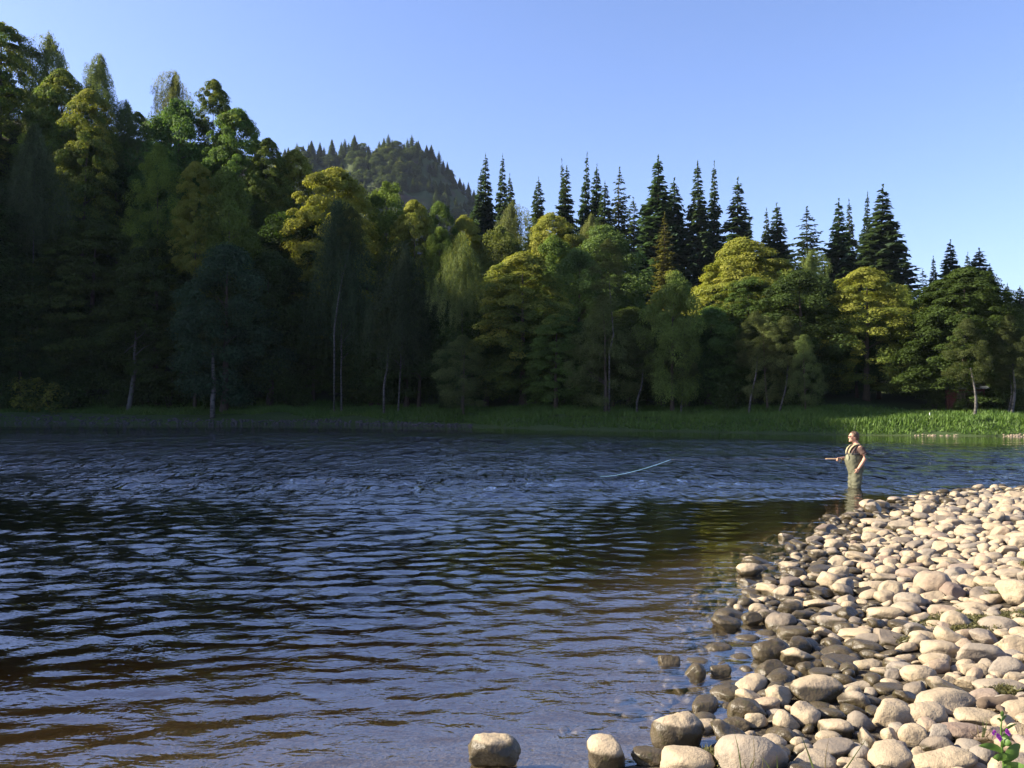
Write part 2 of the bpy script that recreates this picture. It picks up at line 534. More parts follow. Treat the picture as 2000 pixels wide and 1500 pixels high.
def birch_crown(name, seed, nst=720, nlf=44, leaf=.25):
    g = np.random.default_rng(seed)
    Hh, R = 18.0, 5.0
    t = g.uniform(.30, 1, nst) ** .8
    prof = np.interp(t, [.0, .3, .55, .8, .93, 1], [.5, .85, 1.0, .86, .56, .14])
    a = g.uniform(0, 2 * np.pi, nst)
    ph = g.uniform(0, 6.28, 3)
    rr = R * prof * (.08 + .92 * np.sqrt(g.uniform(0, 1, nst))) * (1 + .42 * np.sin(2 * a + ph[0] + 5 * t) + .34 * np.sin(3 * a + ph[1] - 9 * t))
    S = np.stack([rr * np.cos(a), rr * np.sin(a), Hh * t - .6 + .9 * np.sin(3 * a + ph[2])], 1)
    L = g.uniform(1.2, 4.2, nst) * (1.25 - .5 * t)
    idx = np.repeat(np.arange(nst), nlf)
    s = g.uniform(0, 1, len(idx))
    out = unit(S * [1, 1, 0])[idx]
    P = S[idx] + out * (.8 * np.sqrt(s) - .5)[:, None] + np.array([0, 0, -1]) * (L[idx] * s ** 1.2 - .35 * (1 - s))[:, None] + g.normal(size=(len(idx), 3)) * [.2, .2, .12]
    N = out * .8 + g.normal(size=P.shape) * .6 + [0, 0, .25]
    td = np.array([[0, 0, -1.0]]) + g.normal(size=P.shape) * .35
    var = np.clip(.5 * g.uniform(0, 1, nst)[idx] + .5 * g.uniform(0, 1, len(idx)), 0, 1)
    aut = .5 * g.uniform(0, 1, nst)[idx] + .25 * g.uniform(0, 1, len(idx)) + .3 * P[:, 2] / Hh
    return crown_mesh(name, P, N, leaf * g.uniform(.6, 1.3, len(idx)), .5, var, aut, g, td)

def conifer_crown(name, seed, wh=44, seg=9, droop=.25, leaf=.62, ragged=.2, power=.85, tipw=1.0, z0=.08):
    """tiers of drooping sprays, nominal height 26 and width 8"""
    g = np.random.default_rng(seed)
    Hh, R = 26.0, 4.0
    P, N, T, S, va = [], [], [], [], []
    for i in range(wh):
        t = (i + .5) / wh
        z = Hh * (z0 + (1 - z0) * t ** .92)
        r = R * (1 - t) ** power * tipw + .12
        nb = int(5 + 6 * (1 - t))
        a0 = g.uniform(0, 6.28)
        for b in range(nb):
            a = a0 + 6.283 * b / nb + g.normal(0, .2)
            L = r * g.uniform(1 - 1.6 * ragged, 1 + ragged)
            dv = np.array([math.cos(a), math.sin(a), 0])
            rt = np.array([-math.sin(a), math.cos(a), 0])
            m = max(2, int(seg * L / R + 1.5))
            v = g.uniform(0, 1)
            zz = z + g.normal(0, .15)
            for k in range(m):
                s = (k + .6) / m
                dz = -droop * L * (s - .75 * s * s * s) * (1.15 - t)
                p = dv * L * s + np.array([0, 0, zz + dz])
                w = leaf * (.65 + .5 * (1 - s)) * min(1, .35 + L / 2.2)
                for sd in (-1, 0, 1):
                    td = dv * .9 + rt * sd * .9 + np.array([0, 0, -.28 if sd else .05])
                    P.append(p + td * w * .32 + g.normal(0, .06, 3)); T.append(td)
                    N.append(np.array([0, 0, 1.0]) + rt * sd * .45 + g.normal(0, .28, 3))
                    S.append(w * g.uniform(.8, 1.35)); va.append(.6 * v + .4 * g.uniform())
    for k in range(10):       # leading shoot
        P.append([0, 0, Hh * (.965 + .0075 * k)]); T.append([g.normal(0, .25), g.normal(0, .25), 1]); N.append(g.normal(0, 1, 3)); S.append(.42); va.append(.5)
    P, N, T, S, va = map(np.array, (P, N, T, S, va))
    return crown_mesh(name, P, N, S, .55, va, np.zeros(len(P)), g, T)

def trunk_mesh(name, seed, Hh, r0, limbs, mat, top=.86, lean=.02, z0=.3, spread=3.2, sides=8):
    g = np.random.default_rng(seed)
    G = Geo()
    n = 9
    zs = np.linspace(-.6, Hh * top, n)
    w = np.cumsum(g.normal(0, lean * Hh / n, (n, 2)), 0); w -= w[0]
    pts = np.column_stack([w, zs])
    rad = r0 * (1 - .85 * np.linspace(0, 1, n) ** 1.1); rad[0] *= 1.45
    G.tube(pts, rad, sides)
    for i in range(limbs):
        t = g.uniform(z0, .9)
        j = t * (n - 1); k = int(j)
        b = pts[k] + (pts[min(k + 1, n - 1)] - pts[k]) * (j - k)
        a = g.uniform(0, 6.28); L = spread * g.uniform(.6, 1.15) * (1.15 - .6 * t)
        q = np.array([0, .3, .65, 1.0])
        lp = b + np.outer(q * L, [math.cos(a), math.sin(a), 0]) + np.outer((q ** .8) * L * g.uniform(.35, .9), [0, 0, 1.0]) + g.normal(0, .05 * L, (4, 3)) * q[:, None]
        G.tube(lp, rad[k] * .45 * np.array([1, .7, .45, .15]), 5)
    return G.mesh(name, mat, True)

ROUND = ([0, .12, .35, .6, .8, .93, 1], [.55, .85, 1.0, .95, .72, .42, .08])
DOME = ([0, .15, .4, .65, .85, .95, 1], [.75, .95, 1.0, .9, .66, .40, .1])
TALL = ([0, .2, .45, .7, .88, 1], [.6, .95, 1.0, .75, .45, .06])
KIND = {
    'beech': dict(nom=(18, 10), crowns=[broadleaf('beech_crown', 100 + i, DOME, 340, 165, 1.08, .235, .5, .3, .10, .24, .6) for i in range(3)],
                  trunks=[trunk_mesh('beech_trunk', 10 + i, 18, .34, 9, M_BARK) for i in range(2)], name='beech_tree'),
    'oak': dict(nom=(18, 10), crowns=[broadleaf('oak_crown', 200 + i, ROUND, 135, 340, 1.65, .25, .75, 0, .12, .28, .75) for i in range(3)],
                trunks=[trunk_mesh('oak_trunk', 20 + i, 18, .38, 10, M_BARK, lean=.03) for i in range(2)], name='oak_tree'),
    'ash': dict(nom=(18, 10), crowns=[broadleaf('ash_crown', 300 + i, TALL, 110, 270, 1.35, .22, .8, .1, .14, .34, .5) for i in range(2)],
                trunks=[trunk_mesh('ash_trunk', 30 + i, 18, .26, 10, M_BARK, lean=.03) for i in range(2)], name='ash_tree'),
    'birch': dict(nom=(18, 10), crowns=[birch_crown('birch_crown', 400 + i) for i in range(3)],
                  trunks=[trunk_mesh('birch_trunk', 40 + i, 18, .14, 8, M_BIRCH, lean=.035, spread=3.0, sides=6) for i in range(2)], name='birch_tree'),
    'spruce': dict(nom=(26, 8), crowns=[conifer_crown('spruce_crown', 500 + i, [46, 42, 50][i], 9, [.30, .42, .22][i], 1.05, [.16, .24, .18][i], [.98, 1.08, .86][i]) for i in range(3)],
                   trunks=[trunk_mesh('spruce_trunk', 50, 26, .33, 0, M_BARK, top=.97, lean=.004)], name='spruce_tree'),
    'larch': dict(nom=(26, 8), crowns=[conifer_crown('larch_crown', 600 + i, 36, 8, .12, .72, .32, .8) for i in range(2)],
                  trunks=[trunk_mesh('larch_trunk', 60, 26, .26, 0, M_BARK, top=.97, lean=.006)], name='larch_tree'),
    'bush': dict(nom=(3, 4), crowns=[], trunks=[], name='shrub'),
}
def bush_mesh(seed):
    g = np.random.default_rng(seed)
    ncl, nl = 26, 90
    a = g.uniform(0, 6.28, ncl); t = g.uniform(.0, 1, ncl)
    rr = 1.7 * np.sqrt(g.uniform(0, 1, ncl)) * (1 - .55 * t)
    C = np.stack([rr * np.cos(a), rr * np.sin(a), .3 + 2.2 * t], 1)
    idx = np.repeat(np.arange(ncl), nl)
    D = unit(g.normal(size=(len(idx), 3)) + [0, 0, .3])
    P = C[idx] + D * (g.uniform(.2, 1, len(idx)) ** .5 * .62)[:, None]
    N = D * .6 + [0, 0, .5] + g.normal(size=D.shape) * .5
    va = .5 * g.uniform(0, 1, ncl)[idx] + .5 * g.uniform(0, 1, len(idx))
    return crown_mesh('shrub_foliage', P, N, .26 * g.uniform(.6, 1.3, len(idx)), .6, va, .6 * g.uniform(0, 1, ncl)[idx] + .3 * g.uniform(0, 1, len(idx)), g)
KIND['bush']['crowns'] = [bush_mesh(700 + i) for i in range(3)]
def bush_stem(seed):
    g = np.random.default_rng(seed); G = Geo()
    for i in range(7):
        a = g.uniform(0, 6.28)
        G.tube([(0.1 * math.cos(a), .1 * math.sin(a), -.3), (.4 * math.cos(a), .4 * math.sin(a), .8), (.9 * math.cos(a), .9 * math.sin(a), 1.8)], [.05, .035, .012], 5)
    return G.mesh('shrub_stem', M_BARK)
KIND['bush']['trunks'] = [bush_stem(1)]

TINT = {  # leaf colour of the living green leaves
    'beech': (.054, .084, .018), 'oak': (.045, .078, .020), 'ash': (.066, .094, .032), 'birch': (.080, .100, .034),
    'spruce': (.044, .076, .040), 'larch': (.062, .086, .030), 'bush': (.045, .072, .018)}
seedc = random.Random(3)
def tree(kind, x, y, Hh, W, label, cat='tree', group=None, aut=0.0, col=None, var=None):
    K = KIND[kind]
    z = H1(x, y)
    root = empty(K['name'], (x, y, z))
    tag(root, label, cat, group)
    i = seedc.randrange(len(K['crowns'])) if var is None else var % len(K['crowns'])
    root.rotation_euler = (seedc.gauss(0, .022), seedc.gauss(0, .022), seedc.uniform(0, 6.28))
    s = (W / K['nom'][1], W / K['nom'][1], Hh / K['nom'][0])
    tr = link('trunk' if kind != 'bush' else 'stem', seedc.choice(K['trunks']), root)
    tr.scale = (min(s[0], s[2] * 1.2), min(s[0], s[2] * 1.2), s[2])
    cr = link('crown' if kind != 'bush' else 'foliage', K['crowns'][i], root)
    if kind not in ('spruce', 'larch', 'bush'):      # a tall tree keeps a crown of natural depth on a longer stem
        sz = min(s[2], 1.5 * s[0])
        s = (s[0], s[1], sz)
        cr.location = (0, 0, Hh - sz * K['nom'][0])
    cr.scale = s
    c = col or TINT[kind]
    v = seedc.uniform(.85, 1.15)
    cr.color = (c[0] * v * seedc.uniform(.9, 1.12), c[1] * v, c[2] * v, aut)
    return root

def tree_px(kind, px, top, W, Y, label, aut=0.0, col=None, group=None, var=None, cat='tree'):
    p = at(px, top, Y)
    zg = H1(p.x, Y)
    Hh = max(p.z - zg, 4.0)
    if col is None and kind not in ('spruce', 'larch', 'bush'): col = tuple(1.75 * v for v in TINT[kind])  # sunlight put into the leaf colour: listed broadleaves brighter than the fill trees
    return tree(kind, p.x, Y, Hh, W * Y / F, label, cat, group, aut, col, var)

LIT_GREEN = (.14, .19, .034)  # leaf green lightened to carry sunlight, like the other bright colours listed below
B, O, A, I, S, L = 'beech', 'oak', 'ash', 'birch', 'spruce', 'larch'
TREES = [
 # skyline and slope on the left
 (B, 2, 40, 150, 102, 'tall beech with yellowing top at the upper left edge of the photo', .45),
 (I, 88, 66, 105, 103, 'drooping birch on the skyline second from the left edge', .2),
 (B, 125, 128, 150, 97, 'dark beech just below the leftmost skyline birch', .35),
 (I, 186, 114, 82, 101, 'narrow golden green birch sticking up left of the big skyline gap', .35),
 (B, 160, 165, 130, 93, 'yellow tipped beech in front of the narrow golden green birch', .5),
 (I, 240, 200, 75, 103, 'low rounded birch in the dip of the left skyline', .2),
 (B, 276, 216, 62, 105, 'small beech in the bottom of the left skyline gap', .3),
 (I, 320, 142, 72, 101, 'slender birch rising above the oak right of the skyline gap', .25),
 (O, 350, 196, 150, 97, 'broad mid green oak beneath the slender skyline birch', 0),
 (B, 422, 152, 88, 99, 'beech with a layered pointed top right of the slender birch', .3),
 (B, 462, 205, 150, 94, 'large dark beech sloping down at the right end of the left wooded ridge', .2),
 (B, 515, 265, 90, 92, 'lower dark beech at the right foot of the left ridge crowns', .2),
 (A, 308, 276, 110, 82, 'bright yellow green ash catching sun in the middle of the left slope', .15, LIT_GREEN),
 (B, 384, 312, 90, 80, 'small golden beech between the bright ash and the clumpy green oak', .8),
 (O, 462, 332, 120, 80, 'clumpy fresh green oak right of the small golden beech', .1, (.105, .16, .032)),
 (B, 580, 292, 120, 95, 'green and yellow beech below the left end of the distant hill', .55),
 (B, 655, 322, 215, 87, 'broad sunlit yellow beech in front of the distant hill', .72),
 (O, 752, 350, 100, 89, 'bright green oak at the right side of the broad yellow beech', .1, (.115, .165, .032)),
 (B, 815, 388, 120, 86, 'brownish gold beech under the right flank of the distant hill', .6),
 (O, 856, 392, 62, 88, 'small round green oak left of the first spruces', .05, (.10, .155, .032)),
 (O, 850, 440, 60, 83, 'vivid green oak top beside the tall sunlit drooping birch', .05, (.125, .18, .034)),
 (B, 905, 418, 105, 90, 'orange tinged beech below the first group of spruces', .75),
 (I, 902, 462, 84, 71, 'tall pale drooping birch, sunlit top half and shaded below, near the middle', .4),
 (I, 990, 398, 90, 97, 'round olive birch in front of the first group of spruces', .3),
 (B, 1075, 412, 150, 94, 'wide orange topped beech under the middle spruces', .8),
 (O, 985, 440, 130, 88, 'pale green oak left of the wide orange topped beech', .15, (.14, .18, .042)),
 (O, 1090, 462, 110, 84, 'bright green oak in front of the wide orange topped beech', .12, (.115, .175, .034)),
 (O, 1185, 445, 165, 86, 'large dark green domed oak right of centre below the spruces', 0),
 (I, 1150, 424, 50, 97, 'small yellow green birch between the domed oak and the spruces', .3),
 (B, 1022, 492, 210, 70, 'huge dark beech in the centre with a sunlit upper right edge', .5),
 (B, 1085, 610, 120, 65, 'dark layered beech low in the wood at the centre', .3),
 (A, 1185, 572, 140, 61, 'slender trunked dark ash with a few lit leaves at its top', .1),
 (O, 1312, 532, 105, 60, 'ragged sunlit sycamore like oak left of the big golden beech', .25, (.13, .17, .04)),
 (B, 1448, 462, 195, 74, 'big golden domed beech, the brightest crown on the right', .86),
 (B, 1540, 520, 110, 77, 'shaded beech behind the right shoulder of the big golden beech', .35),
 (I, 1592, 492, 66, 73, 'pale yellow birch between the golden beech and the orange beech', .4),
 (B, 1690, 520, 185, 61, 'orange topped beech with long layered sides down to the right bank', .66),
 (A, 1498, 616, 92, 58, 'light green ash with rounded sunlit clumps below the golden beech', .05, (.15, .19, .065)),
 (A, 1572, 652, 66, 56, 'small light topped ash leaning beside the rounded ash on the right', .1, (.15, .185, .06)),
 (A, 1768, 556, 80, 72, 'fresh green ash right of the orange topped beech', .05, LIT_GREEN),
 (O, 1812, 588, 70, 70, 'yellow mottled oak right of the fresh green ash', .35, (.13, .15, .04)),
 (A, 1888, 574, 120, 65, 'flat topped olive green ash below the right spruces', .1, (.15, .17, .06)),
 (I, 1990, 606, 84, 57, 'yellow green birch at the right edge of the photo', .3),
 (O, 1900, 668, 130, 59, 'dark oak overhanging the shed on the right bank', .1),
 # shaded front row; leaf colours given here skip the sunlit brightening
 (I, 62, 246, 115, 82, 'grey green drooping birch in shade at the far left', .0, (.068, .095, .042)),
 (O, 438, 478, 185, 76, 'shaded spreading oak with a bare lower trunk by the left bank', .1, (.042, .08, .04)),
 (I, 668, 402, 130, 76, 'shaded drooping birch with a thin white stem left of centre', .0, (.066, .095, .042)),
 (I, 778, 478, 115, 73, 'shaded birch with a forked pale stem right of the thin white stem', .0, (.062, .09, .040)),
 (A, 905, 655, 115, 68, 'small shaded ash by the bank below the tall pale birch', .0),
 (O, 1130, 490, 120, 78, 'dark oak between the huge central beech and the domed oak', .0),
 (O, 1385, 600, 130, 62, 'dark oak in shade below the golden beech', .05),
]
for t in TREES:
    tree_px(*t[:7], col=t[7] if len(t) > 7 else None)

CON = [
 (S, 920, 340, 48, 112, 'stout spruce at the left end of the skyline spruces'),
 (S, 948, 314, 42, 114, 'left one of two tall twin spruces beside the distant hill'),
 (S, 977, 314, 42, 112, 'right one of two tall twin spruces beside the distant hill'),
 (S, 1001, 350, 34, 116, 'short thin spruce right of the twin spruces'),
 (S, 1047, 357, 52, 110, 'lone short broad spruce in the gap between two spruce groups'),
 (S, 1092, 334, 54, 110, 'broad spruce starting the middle trio'),
 (S, 1112, 325, 28, 114, 'thin spruce in the middle of the trio, lower than its neighbour'),
 (S, 1130, 311, 30, 112, 'thinnest and tallest spruce of the middle trio'),
 (S, 1153, 335, 42, 112, 'narrow spruce just right of the thinnest tall spruce'),
 (S, 1180, 366, 58, 108, 'low dark spruce left of the pale airy larch'),
 (L, 1207, 337, 58, 112, 'pale airy larch standing among the dark spruces'),
 (L, 1236, 395, 62, 110, 'lower light green larch right of the pale airy larch'),
 (S, 1285, 309, 82, 106, 'tallest broad spruce near the middle of the skyline'),
 (S, 1310, 362, 64, 110, 'spruce tucked against the right side of the tallest broad spruce'),
 (S, 1365, 326, 76, 106, 'tall spruce left of the slim see through spruce'),
 (S, 1391, 331, 48, 110, 'slim see through spruce right of the tall pair gap'),
 (S, 1437, 361, 80, 106, 'blue green spruce behind the left of the golden beech'),
 (S, 1465, 425, 36, 112, 'little spruce peeping over the golden beech'),
 (S, 1490, 415, 38, 110, 'thin spruce directly above the top of the golden beech'),
 (S, 1518, 403, 70, 106, 'pointed spruce right of the golden beech'),
 (L, 1580, 413, 80, 100, 'ragged flat topped conifer alone in a skyline gap', (.03, .05, .026)),
 (S, 1635, 396, 62, 100, 'spruce at the left of the right hand cluster'),
 (S, 1660, 402, 44, 103, 'thin spruce second in the right hand cluster'),
 (S, 1684, 384, 40, 104, 'slender spruce touching the tallest right hand spruce'),
 (S, 1713, 372, 92, 98, 'tallest spruce of the right hand cluster, full and column like'),
 (L, 1766, 486, 66, 98, 'short bushy conifer at the right foot of the column like spruce', (.028, .046, .026)),
 (L, 1806, 530, 50, 100, 'low pale larch left of the three right spruces', (.05, .075, .035)),
 (S, 1825, 506, 34, 102, 'thin spruce left of the three right spruces'),
 (S, 1852, 475, 66, 98, 'first and fullest of the three right spruces'),
 (S, 1882, 500, 42, 102, 'narrow middle one of the three right spruces'),
 (S, 1912, 492, 72, 98, 'last of the three right spruces, with a second lower top beside it'),
 (S, 1934, 522, 46, 102, 'lower spruce leaning on the last of the three right spruces'),
 (S, 1965, 558, 40, 104, 'small spruce second from the right edge'),
 (S, 1990, 563, 40, 102, 'small spruce at the right edge of the photo'),
 (L, 1297, 420, 48, 100, 'small yellow green larch in front of the tallest broad spruce', (.11, .11, .03)),
]
for c in CON:
    tree_px(c[0], c[1], c[2], c[3] * 2.0 * seedc.uniform(.85, 1.15), c[4], c[5], col=c[6] if len(c) > 6 else None, cat='conifer')

# the rest of the wood, kept under the skyline of the named trees
SKX = [-400, 0, 60, 110, 160, 200, 235, 265, 300, 345, 420, 480, 520, 545, 600, 700, 790, 850, 890, 950, 1050, 1180, 1240, 1300, 1400, 1520, 1555, 1600, 1750, 1800, 1900, 2000, 2400]
SKY = [60, 110, 150, 190, 230, 240, 250, 265, 260, 240, 240, 265, 300, 340, 365, 400, 430, 455, 480, 480, 470, 490, 500, 520, 540, 545, 570, 560, 600, 625, 640, 660, 690]
rf = random.Random(21)
nfill = 0
for d0 in (9, 15, 22, 30, 39, 49, 60):
    xx = -128.0
    while xx < 62:
        xx += rf.uniform(5.0, 8.0)
        x = xx + rf.uniform(-1, 1)
        y = float(np.interp(x, BX, BY)) + (d0 + rf.uniform(-2.5, 2.5)) / .93
        if math.hypot(x - 24.5, y - 57) < 6: continue
        px = 1000 + F * x / y
        zg = H1(x, y)
        offl = px < -20
        lim = np.interp(px, SKX, SKY) + (rf.uniform(90, 230) if d0 <= 22 and px > 850 else rf.uniform(12, 90))
        Hmax = (2.05 + (780 - lim) / F * y) - zg
        Hh = min(rf.uniform(13, 20), Hmax)
        if d0 <= 22: Hh = min(rf.uniform(8, 17), Hmax)
        if offl: Hh = rf.uniform(18, 23) if x < -92 else max(7.0, min(rf.uniform(14, 19), 44 - zg))
        if Hh < 6.5: continue
        r = rf.random()
        if d0 > 40 and px > 1180: k = S if r < .7 else L
        else: k = B if r < .40 else O if r < .68 else I if r < .74 else A
        W = Hh * (rf.uniform(.58, .82) if d0 <= 22 else rf.uniform(.5, .68)) if k not in (S, L) else Hh * .32
        if offl or px > 2050:
            lab = 'broadleaf tree of the wood beyond the edge of the photo'
        else:
            lab = {B: 'dark beech standing in the shaded mass of the wood', O: 'dark oak standing in the shaded mass of the wood',
                   I: 'dim birch standing in the shaded mass of the wood', A: 'dim ash standing in the shaded mass of the wood',
                   S: 'dark conifer filling in behind the skyline spruces', L: 'dull larch filling in behind the skyline spruces'}[k]
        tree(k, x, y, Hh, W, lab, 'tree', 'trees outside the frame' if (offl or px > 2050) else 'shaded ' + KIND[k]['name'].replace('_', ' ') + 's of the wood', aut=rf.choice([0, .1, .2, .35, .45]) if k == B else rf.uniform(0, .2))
        nfill += 1
# shrubs along the foot of the wood
for i in range(58):      # young trees whose crowns reach the ground along the wood edge
    x = -64 + 96 * (i + rf.random()) / 58
    if 21 < x < 28: continue
    y = float(np.interp(x, BX, BY)) + rf.uniform(8, 12) / .93
    k = rf.choice([B, B, O, O, A])
    Hh = rf.uniform(5.5, 10)
    tree(k, x, y, Hh, Hh * rf.uniform(.65, .85), 'dark young ' + {B: 'beech', O: 'oak', A: 'ash'}[k] + ' with low boughs at the foot of the wood', 'tree', 'young trees at the foot of the wood', aut=rf.choice([0, .1, .2, .3]))
for x, y, h in ((20.5, 64, 6), (23, 66, 7), (25.5, 63, 5), (28, 65, 7), (31, 62, 6), (22, 72, 5.5), (26, 74, 5.5), (30, 72, 6), (34, 66, 6), (18.5, 68, 6)):
    tree(O, x, y, h, h * .95, 'dark bushy oak closing the gap behind the hut', 'tree', 'bushy oaks behind the hut')
for i in range(64):
    x = rf.uniform(-62, 40)
    px0 = 1000 + F * x / float(np.interp(x, BX, BY))
    dd = rf.uniform(4.5, 10) if x < -5 else rf.uniform(6.5, 11)
    y = float(np.interp(x, BX, BY)) + dd / .93
    if 21.5 < x < 27.5: continue
    h = rf.uniform(1.4, 3.6) if x < -8 else rf.uniform(1.0, 2.4)
    tree('bush', x, y, h, h * rf.uniform(1.1, 1.7), 'dark leafy shrub at the foot of the wood above the grass bank', 'shrub', 'shrubs along the far bank', aut=rf.choice([0, 0, .1, .3]))
tree('bush', at(35, 770, 77).x, 79, 3.2, 5.5, 'yellow flecked shrub low on the left bank at the edge of the photo', 'shrub', None, .62)
tree('bush', at(85, 770, 76).x, 77.5, 2.8, 4.5, 'orange tipped shrub right of the yellow flecked shrub on the left bank', 'shrub', None, .55)

# bare grey tree and the birch stems that catch the light
def bare_tree():
    x = at(198, 700, 73.5).x; y = 78.5
    z = H1(x, y)
    root = empty('bare_tree', (x, y, z)); tag(root, 'bare grey forked tree with twisted dead limbs on the left bank', 'tree')
    G = Geo(); s = 1 / 22.0
    q = lambda *a: [((X - 195) * s, 0.15 * math.sin(X), (705 - Yp) * s + .0) for X, Yp in a]
    G.tube(q((193, 735), (197, 700), (203, 660), (209, 620), (208, 590), (210, 565), (211, 545)), [.28, .24, .2, .16, .12, .09, .04], 7)
    link('trunk', G.mesh('bare_trunk', M_DEAD), root)
    for pth, r in ((q((209, 620), (222, 606), (233, 600), (240, 606), (243, 596), (252, 600)), .09), (q((208, 572), (196, 580), (188, 590)), .08), (q((210, 562), (222, 553), (232, 543)), .07), (q((206, 640), (218, 622), (236, 612)), .07), (q((208, 596), (226, 580), (243, 572)), .06)):
        g2 = Geo(); g2.tube(pth, [r * (1 - .8 * i / (len(pth) - 1)) for i in range(len(pth))], 5)
        link('limb', g2.mesh('bare_limb', M_DEAD), root)
bare_tree()

STEMS = [((653, 640), (660, 590), (668, 545), (674, 520), 74.2, .10, 'thin white birch stem in front of the left shaded birch'),
         ((415, 782), (417, 765), (418, 745), (416, 722), 73.6, .30, 'pale flaking trunk at the grass edge of the left bank'),
         ((750, 752), (753, 735), (756, 722), (757, 705), 72.6, .14, 'short pale stem standing at the wood edge left of centre'),
         ((1190, 690), (1198, 655), (1196, 625), (1194, 600), 60.6, .09, 'wavy thin stem low in the wood right of centre'),
         ((1244, 785), (1248, 770), (1252, 758), (1254, 748), 60.4, .10, 'leaning white stem at the wood edge right of centre'),
         ((1463, 806), (1466, 780), (1472, 752), (1476, 735), 57.6, .11, 'leaning pale stem below the rounded ash'),
         ((1520, 812), (1526, 790), (1532, 770), (1536, 750), 57.2, .10, 'white stem right of the leaning pale stem'),
         ((1975, 815), (1978, 795), (1981, 775), (1982, 755), 53.6, .16, 'pair forming pale birch trunk at the right edge of the far bank'),
         ((1969, 808), (1972, 792), (1975, 778), (1976, 765), 53.9, .09, 'thin leaning stem left of the pale birch trunk at the right edge'),
         ((1904, 812), (1906, 795), (1906, 778), (1904, 760), 53.0, .15, 'grey trunk standing in front of the shed'),
         ((1180, 778), (1181, 765), (1182, 752), (1182, 740), 61.5, .07, 'upright stem left of the leaning white stem'),
         ((1330, 802), (1331, 788), (1332, 775), (1333, 762), 59.5, .09, 'dim upright stem under the ragged sunlit oak')]
for st in STEMS:
    Y = st[4]
    b = at(*st[0], Y)
    zg = H1(b.x, Y)
    root = empty('birch_sapling', (b.x, Y, zg)); tag(root, st[6], 'tree')
    pts = [(0, 0, -.5)] + [tuple(at(*p, Y) - Vector((b.x, Y, zg))) for p in st[:4]]
    top = np.array(pts[-1]); pts.append(tuple(top + (np.array(pts[-1]) - np.array(pts[-2])) * 1.6 + [0, .3, .4]))
    pts = sorted(pts, key=lambda v: v[2])
    G = Geo(); G.tube(pts, np.linspace(st[5] * .8, st[5] * .35, len(pts)), 7)
    link('trunk', G.mesh('sapling_trunk', M_BIRCH), root)
    cr = link('crown', KIND['ash']['crowns'][0], root)
    cr.scale = (.28, .28, .24); cr.location = (pts[-1][0], pts[-1][1] + .3, pts[-1][2] - 1.2)
    cr.color = (*TINT['birch'], 0.0)

# ------------------------------------------------------------------ distant hill
M_CRAG = None
def hill_mat():
    t = NT('hillside')
    p = t.pos()
    n1 = t.noise(.05, 5, p, .6); n2 = t.noise(.22, 4, p, .65)
    sx = t.n('SeparateXYZ'); t.t.links.new(t.n('NewGeometry').outputs['Normal'], sx.inputs[0])
    veg = t.mix(n2, (.028, .046, .013), (.055, .068, .020))
    rock = t.mix(n2, (.026, .019, .015), (.060, .042, .032))
    f = t.mapr(t.math('ADD', n1, t.math('MULTIPLY', sx.outputs[2], -.35)), .26, .40)
    return t.done(t.bsdf(t.mix(f, veg, rock), .9, .2))
HPX = [-200, 300, 450, 560, 640, 700, 760, 800, 830, 860, 885, 910, 935, 980, 1100, 1300, 1500]
HPY = [330, 330, 312, 302, 304, 296, 290, 287, 297, 318, 345, 375, 400, 450, 560, 700, 780]
def hill_z(x, y):
    px = 1000 + F * x / 600.0
    top = 2.05 + (780 - np.interp(px, HPX, HPY)) / F * 600.0
    s = np.clip((y - 395) / 205.0, 0, 1.0)
    back = 1 - .4 * sstep(640, 1000, y)
    z = top * (s ** .85) * back
    c = 9 * (vnoise(x * .035, y * .045, 51) - .5) + 8 * (vnoise(x * .09, y * .1, 52) - .5) + 3.5 * (vnoise(x * .25, y * .25, 53) - .5)
    return z + c * sstep(.15, .5, s) * (1 - .65 * sstep(.93, 1.0, s)) * (y < 640) - 2
hx = np.arange(-520, 240, 4.0); hy = np.concatenate([np.arange(390, 640, 3.5), np.arange(640, 1100, 30)])
HX, HY = np.meshgrid(hx, hy)
hill = link('hill', new_mesh('hill', np.stack([HX, HY, hill_z(HX, HY)], -1).reshape(-1, 3), grid_faces(len(hx), len(hy)), hill_mat(), True))
tag(hill, 'distant wooded hill with brown crags behind the trees', None, None, 'structure')
rh = random.Random(8)
cnt = 0
def hill_tree(x, y, h, conifer):
    z = float(hill_z(np.array([x]), np.array([y]))[0]) - .6
    if conifer:
        o = link('hill_conifer', KIND['spruce']['crowns'][rh.randrange(3)] if rh.random() < .7 else KIND['larch']['crowns'][0], None, (x, y, z))
        w = h * rh.uniform(.42, .62); o.scale = (w / 8, w / 8, h / 26)
        v = rh.uniform(.8, 1.5); o.color = (.060 * v, .085 * v, .030 * v, 0)
        tag(o, 'small conifer growing on the distant hill', 'conifer', 'conifers on the distant hill')
    else:
        o = link('hill_broadleaf', KIND['oak']['crowns'][rh.randrange(3)], None, (x, y, z - .15 * h))
        w = h * rh.uniform(.8, 1.1); o.scale = (w / 10, w / 10, h / 18)
        v = rh.uniform(.8, 1.3); o.color = (.070 * v, .098 * v, .034 * v, rh.choice([0, 0, .1, .3]))
        tag(o, 'small rounded tree growing on the distant hill', 'tree', 'rounded trees on the distant hill')
    o.rotation_euler = (0, 0, rh.uniform(0, 6.28))
px = 540.0
while px < 925:                                   # crest
    px += rh.uniform(5, 11)
    y = 600 + rh.uniform(-8, 12)
    hill_tree((px - 1000) / F * y, y, rh.choice([rh.uniform(6, 9), rh.uniform(9, 13), rh.uniform(11, 16)]), rh.random() < .88)
